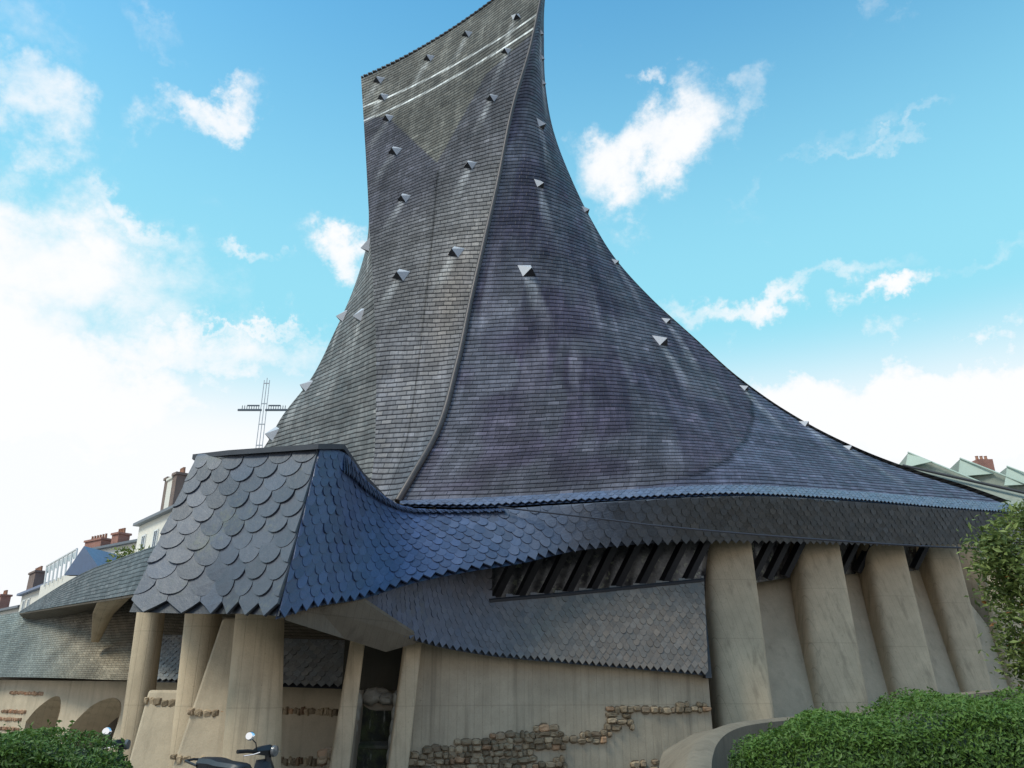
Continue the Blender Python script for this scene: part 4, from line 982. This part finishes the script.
# ------------------------------------------------------------------ scooters
M_BLACK = mat_plain('black_plastic', (.014, .014, .016), .4, .2, 8., 0, .5, 0)
M_RUB = mat_plain('black_rubber', (.012, .012, .012), .8, .2, 8.)
M_SEAT = mat_plain('seat_vinyl', (.018, .018, .022), .45, .25, 20.)
M_PAINT = mat_plain('silver_paint', (.26, .27, .28), .3, .08, 3., .2, .5, 0)
M_CHROME = mat_plain('mirror_chrome', (.9, .9, .9), .08, .02, 1., 1., .5, 0)
M_RED = mat_plain('red_lens', (.35, .02, .02), .2, .1, 3.)
M_LENS = mat_plain('clear_lens', (.12, .12, .12), .1, .1, 3.)
def make_scooter(label):
    t = thing('scooter', label, 'scooter', group='parked scooters')
    for x in (.62, -.62):
        w = MB().lathe([(.17, -.045), (.215, -.055), (.235, -.03), (.235, .03), (.215, .055), (.17, .045)], (x, 0, .235), 28, 'y').obj('wheel', M_RUB, t, True)
        MB().lathe([(.03, -.06), (.05, -.04), (.165, -.035), (.165, .035), (.05, .04), (.03, .06)], (x, 0, .235), 20, 'y').obj('rim', M_PAINT, w, True)
    sec = lambda x, w, z0_, z1: [(x, w * cx_, z0_ + (z1 - z0_) * cz) for cx_, cz in ((-.7, 0), (.7, 0), (1, .35), (1, .7), (.7, 1), (-.7, 1), (-1, .7), (-1, .35))]
    MB().loft([sec(-.95, .06, .55, .66), sec(-.85, .13, .46, .74), sec(-.55, .17, .34, .78), sec(-.2, .17, .30, .74), sec(-.05, .13, .26, .50), sec(.0, .13, .22, .32)]).obj('rear_cowl', M_PAINT, t, True)
    MB().loft([sec(-.2, .15, .20, .28), sec(.34, .15, .20, .28), sec(.40, .14, .22, .30)]).obj('floorboard', M_BLACK, t, True)
    ls = lambda x, z, w, d: [(x - d, -w, z), (x, -w * .6, z + .01), (x + .02, 0, z + .015), (x, w * .6, z + .01), (x - d, w, z), (x - d - .05, w * .7, z), (x - d * .5 - .06, 0, z), (x - d - .05, -w * .7, z)]
    MB().loft([ls(.46, .22, .14, .04), ls(.47, .45, .20, .06), ls(.42, .70, .19, .06), ls(.36, .90, .10, .04)]).obj('leg_shield', M_BLACK, t, True)
    fl = MB().loft([ls(.50, .30, .11, .03), ls(.505, .5, .15, .05), ls(.455, .72, .13, .05), ls(.40, .88, .06, .03)]).obj('front_panel', M_BLACK, t, True)
    fd = []
    for q in np.linspace(-20, 150, 9):
        a = R(q); fd.append([(.62 + .26 * math.cos(a) * k, yy, .235 + .26 * math.sin(a) * k) for yy, k in ((-.08, .93), (-.05, 1.05), (.05, 1.05), (.08, .93))])
    MB().loft(fd, closed=True).obj('front_fender', M_BLACK, t, True)
    MB().tube([(.62, .07, .235), (.53, .07, .5), (.44, .03, .72)], .02, 8).tube([(.62, -.07, .235), (.53, -.07, .5), (.44, -.03, .72)], .02, 8).obj('fork', M_BLACK, t, True)
    st2 = lambda x, w, z0_, z1: [(x, w * cx_, z0_ + (z1 - z0_) * cz) for cx_, cz in ((-.9, 0), (.9, 0), (1, .5), (.75, .9), (.3, 1), (-.3, 1), (-.75, .9), (-1, .5))]
    MB().loft([st2(-.80, .06, .78, .84), st2(-.74, .12, .77, .885), st2(-.5, .14, .77, .89), st2(-.36, .14, .765, .865), st2(-.1, .13, .755, .855), st2(.0, .10, .75, .84), st2(.03, .05, .76, .82)]).obj('seat', M_SEAT, t, True)
    MB().tube([(-.72, .12, .8), (-.95, .12, .84), (-.97, 0, .85), (-.95, -.12, .84), (-.72, -.12, .8)], .014, 8).obj('grab_rail', M_BLACK, t, True)
    MB().lathe([(.0, -.02), (.05, -.02), (.045, .01), (0, .012)], (-.96, 0, .62), 12, 'x').obj('tail_light', M_RED, t, True)
    MB().tube([(-.62, -.16, .3), (-.95, -.19, .42)], [.05, .06], 10).obj('exhaust', M_BLACK, t, True)
    MB().tube([(-.25, .1, .25), (-.3, .22, .02)], .015, 6).obj('kickstand', M_BLACK, t, True)
    ste = bpy.data.objects.new('steering_head', None); COL.objects.link(ste); ste.parent = t; ste.location = (.38, 0, .9); ste.rotation_euler = (0, 0, R(18))
    hb = lambda y, w, h: [(-.02 - abs(y) * .25 + w * a, y, .09 + h * b) for a, b in ((-1, -.6), (1, -.8), (1.2, .2), (.4, 1), (-.8, .8))]
    body = MB().loft([hb(-.16, .03, .03), hb(-.1, .06, .05), hb(0, .075, .065), hb(.1, .06, .05), hb(.16, .03, .03)]).tube([(0.02, 0, -.12), (0, 0, .08)], .035, 8).obj('handlebar', M_BLACK, None, True); body.parent = ste
    for s_ in (-1, 1):
        o = MB().tube([(-.05, .15 * s_, .09), (-.10, .24 * s_, .10), (-.14, .36 * s_, .10)], [.017, .02, .021], 10).obj('grip', M_RUB, body, True)
        o = MB().tube([(-.0, .16 * s_, .085), (-.02, .25 * s_, .07), (-.07, .34 * s_, .06)], .007, 6).obj('brake_lever', M_CHROME, body, True)
    st_m = MB().tube([(-.03, -.17, .10), (-.02, -.22, .18), (-.06, -.25, .225)], .006, 6).obj('mirror', M_BLACK, body, True)
    rot = Vector((-.28, -.95, .14)).to_track_quat('X', 'Z').to_matrix()
    V_ = []; n_ = 20
    for xo, sc_ in ((.012, .8), (0, 1.), (-.012, 1.), (-.016, .85)):
        V_.append([tuple(rot @ Vector((xo, .068 * sc_ * math.cos(2 * math.pi * j / n_), .045 * sc_ * math.sin(2 * math.pi * j / n_))) + Vector((-.07, -.27, .25))) for j in range(n_)])
    MB().loft(V_).obj('mirror_glass', M_CHROME, body, True)
    MB().lathe([(0, -.01), (.06, -.01), (.055, .02), (0, .03)], (.075, 0, .09), 14, 'x').obj('headlight', M_LENS, body, True)
    return t, ste
sc1, ste1 = make_scooter('black and silver scooter parked in front of the thickest left column')
hp = P(269, 745, 9.6); sc1.rotation_euler = (0, 0, R(-36)); f = Vector((math.cos(R(-36)), math.sin(R(-36)), 0)); sc1.location = (hp[0] - f.x * .38, hp[1] - f.y * .38, 0)
def copy_tree(o, parent=None):
    c_ = o.copy(); COL.objects.link(c_); c_.parent = parent
    if parent is not None: c_.matrix_parent_inverse = o.matrix_parent_inverse.copy()
    for k in list(o.children): copy_tree(k, c_)
    return c_
sc2 = copy_tree(sc1); sc2['label'] = 'scooter mostly hidden behind the left hedge, only its bright mirror showing'
hp = P(122, 738, 10.7); sc2.rotation_euler = (0, 0, R(-20)); sc2.location = (hp[0] - .36, hp[1] + .14, 0)

# ------------------------------------------------------------------ ground
def mat_ground():
    m, nt, b = new_mat('paving'); n = N(nt); pos = n.pos()
    t = nt.nodes.new('ShaderNodeTexBrick'); nt.links.new(pos, t.inputs['Vector']); t.inputs['Scale'].default_value = 2.2
    t.inputs['Color1'].default_value = (.22, .205, .18, 1); t.inputs['Color2'].default_value = (.18, .17, .155, 1); t.inputs['Mortar'].default_value = (.09, .085, .08, 1)
    f = n.noise(pos, 1.4, 6, .6); k = n.math('MULTIPLY_ADD', f, .7, .65)
    nt.links.new(n.mix(1., t.outputs[0], n.comb(k, k, k), 'MULTIPLY'), b.inputs['Base Color']); b.inputs['Roughness'].default_value = .85
    nt.links.new(n.bump(n.math('ADD', f, t.outputs[1]), .01, .4), b.inputs['Normal'])
    return m
props(mesh_obj('ground', [(-600, -600, 0), (600, -600, 0), (600, 900, 0), (-600, 900, 0)], [(0, 1, 2, 3)], mat_ground()), kind='structure')

# ------------------------------------------------------------------ sky, sun
SUN_EL, SUN_AZ = 52., 236.     # azimuth clockwise from +Y: behind and to the left of the viewer
wd_ = bpy.data.worlds.new('World'); S.world = wd_; wd_.use_nodes = True; nt = wd_.node_tree; nt.nodes.clear(); n = N(nt)
out = nt.nodes.new('ShaderNodeOutputWorld'); bg = nt.nodes.new('ShaderNodeBackground'); nt.links.new(bg.outputs[0], out.inputs[0])
sky = nt.nodes.new('ShaderNodeTexSky'); sky.sky_type = 'NISHITA'; sky.sun_disc = False; sky.sun_elevation = R(SUN_EL); sky.sun_rotation = R(SUN_AZ)
sky.air_density = 1.0; sky.dust_density = .6; sky.ozone_density = 1.2
bg.inputs['Strength'].default_value = .1
dirv = n.coord('Generated')
nrm = nt.nodes.new('ShaderNodeVectorMath'); nrm.operation = 'NORMALIZE'; nt.links.new(dirv, nrm.inputs[0]); dv = nrm.outputs[0]
dx_, dy_, dz_ = n.xyz(dv)
base = n.mix(1., sky.outputs[0], (1.2, 2.7, 2.75, 1), 'MULTIPLY')
# thin haze: lower sky pale cyan ahead, unseen part behind made bluer for reflections
base = n.mix(n.rng(dz_, .40, .80, .92, 0.), base, n.mix(n.rng(dy_, .1, -.3), (3.4, 7.8, 9.2, 1), (2.2, 4.6, 8.6, 1)))
wv = nt.nodes.new('ShaderNodeVectorMath'); wv.operation = 'MULTIPLY_ADD'; nt.links.new(n.noise(dv, 9., 6, .65, 0., 1), wv.inputs[0]); wv.inputs[1].default_value = (.22, .22, .22)
wv2 = nt.nodes.new('ShaderNodeVectorMath'); wv2.operation = 'ADD'; wv2.inputs[1].default_value = (-.11, -.11, -.11); nt.links.new(dv, wv2.inputs[0]); nt.links.new(wv2.outputs[0], wv.inputs[2]); dw = wv.outputs[0]
wa = n.noise(n.scale(dv, (1, 1, 1)), 5., 6, .6, .6); wb = n.noise(n.scale(dv, (1, 1, 1.5)), 12., 7, .62, .3)
blobs = [ # photo x, y, half-width, half-height, turn, weight
 (60,270,190,85,8,1.15),(60,400,230,110,0,1.5),(-60,330,180,160,0,1.3),(205,105,62,30,-24,1.1),(30,110,60,42,20,.85),(20,30,60,50,0,.45),(165,35,40,22,0,.4),
 (655,148,76,42,-28,1.2),(620,170,60,40,-10,1.1),(745,110,55,28,-30,.75),(650,80,26,14,0,.7),(340,262,42,28,-12,1.15),(262,264,36,12,25,.6),(770,298,130,16,-7,.8),(907,292,42,15,-22,1.05),
 (950,420,330,80,0,1.7),(1150,400,240,90,0,1.5),(840,145,80,18,-20,.4),(800,410,170,60,0,1.3),(170,345,200,45,0,1.1),(230,330,110,10,-4,.9),(120,215,80,22,12,.75),(860,150,120,12,-8,.5),(1000,250,90,16,-10,.4),(560,30,60,12,-20,.25),(880,8,40,14,-30,.35)]
msum = None
for x, y, hw, hh, tw, wgt in blobs:
    c_ = Vector(P(x, y, 10.)) - Vector((0, 0, EYE)); dist = c_.length / 10 * 1.; c_.normalize()
    rt = Vector((c_.y, -c_.x, 0)).normalized(); up = rt.cross(c_).normalized()
    a = R(-tw); r2 = rt * math.cos(a) + up * math.sin(a) if True else rt; u2 = up * math.cos(a) - rt * math.sin(a)
    offc = math.hypot((x - 512) / FPX, (384 - y) / FPX); kx = 1 / FPX / math.sqrt(1 + offc**2)
    mp = nt.nodes.new('ShaderNodeMapping'); mp.vector_type = 'TEXTURE'; nt.links.new(dw, mp.inputs[0])
    mp.inputs['Location'].default_value = c_; mp.inputs['Scale'].default_value = (hw * kx, hh * kx, .6)
    mp.inputs['Rotation'].default_value = Matrix((r2, u2, -c_)).transposed().to_euler()
    ln = nt.nodes.new('ShaderNodeVectorMath'); ln.operation = 'LENGTH'; nt.links.new(mp.outputs[0], ln.inputs[0])
    v = n.rng(ln.outputs['Value'], 0., 1.5, wgt, 0.)
    msum = v if msum is None else n.math('MAXIMUM', msum, v)
ns = n.math('ADD', n.math('MULTIPLY', wa, .9), n.math('MULTIPLY', wb, 1.1))
dens = n.math('ADD', msum, n.math('SUBTRACT', ns, 1.18))
mask = n.rng(dens, -.02, 1.0)
hz = n.rng(dz_, .42, .27, 0., 1.)                      # milk-white band low over the roofs
mask = n.math('MAXIMUM', mask, n.math('MULTIPLY', hz, .97))
# broken cloud over the part of the sky behind the viewer
bk_ = n.math('MULTIPLY', n.rng(wa, .5, .68), n.rng(dy_, .25, -.2, 0., .55)); mask = n.math('MAXIMUM', mask, bk_)
skyc = n.mix(mask, base, (9.9, 10.0, 10.2, 1))
nt.links.new(skyc, bg.inputs['Color'])
sd = bpy.data.lights.new('sun', 'SUN'); sd.energy = 2.7; sd.angle = R(18); sd.color = (1., .92, .80)
so = bpy.data.objects.new('sun', sd); COL.objects.link(so)
az = R(SUN_AZ); sv = Vector((math.sin(az) * math.cos(R(SUN_EL)), math.cos(az) * math.cos(R(SUN_EL)), math.sin(R(SUN_EL))))
so.rotation_euler = (-sv).to_track_quat('-Z', 'Y').to_euler(); so.location = sv * 60

# ------------------------------------------------------------------ camera
cd = bpy.data.cameras.new('camera'); cam = bpy.data.objects.new('camera', cd); COL.objects.link(cam)
cd.sensor_width = 36.; cd.lens = FPX * 36. / 1024.; cd.clip_end = 3000.; cd.clip_start = .05
cam.location = (0, 0, EYE); cam.rotation_euler = (R(90) + PITCH, 0, 0)
S.camera = cam
S.view_settings.view_transform = 'Standard'; S.view_settings.look = 'None'; S.view_settings.exposure = 0.
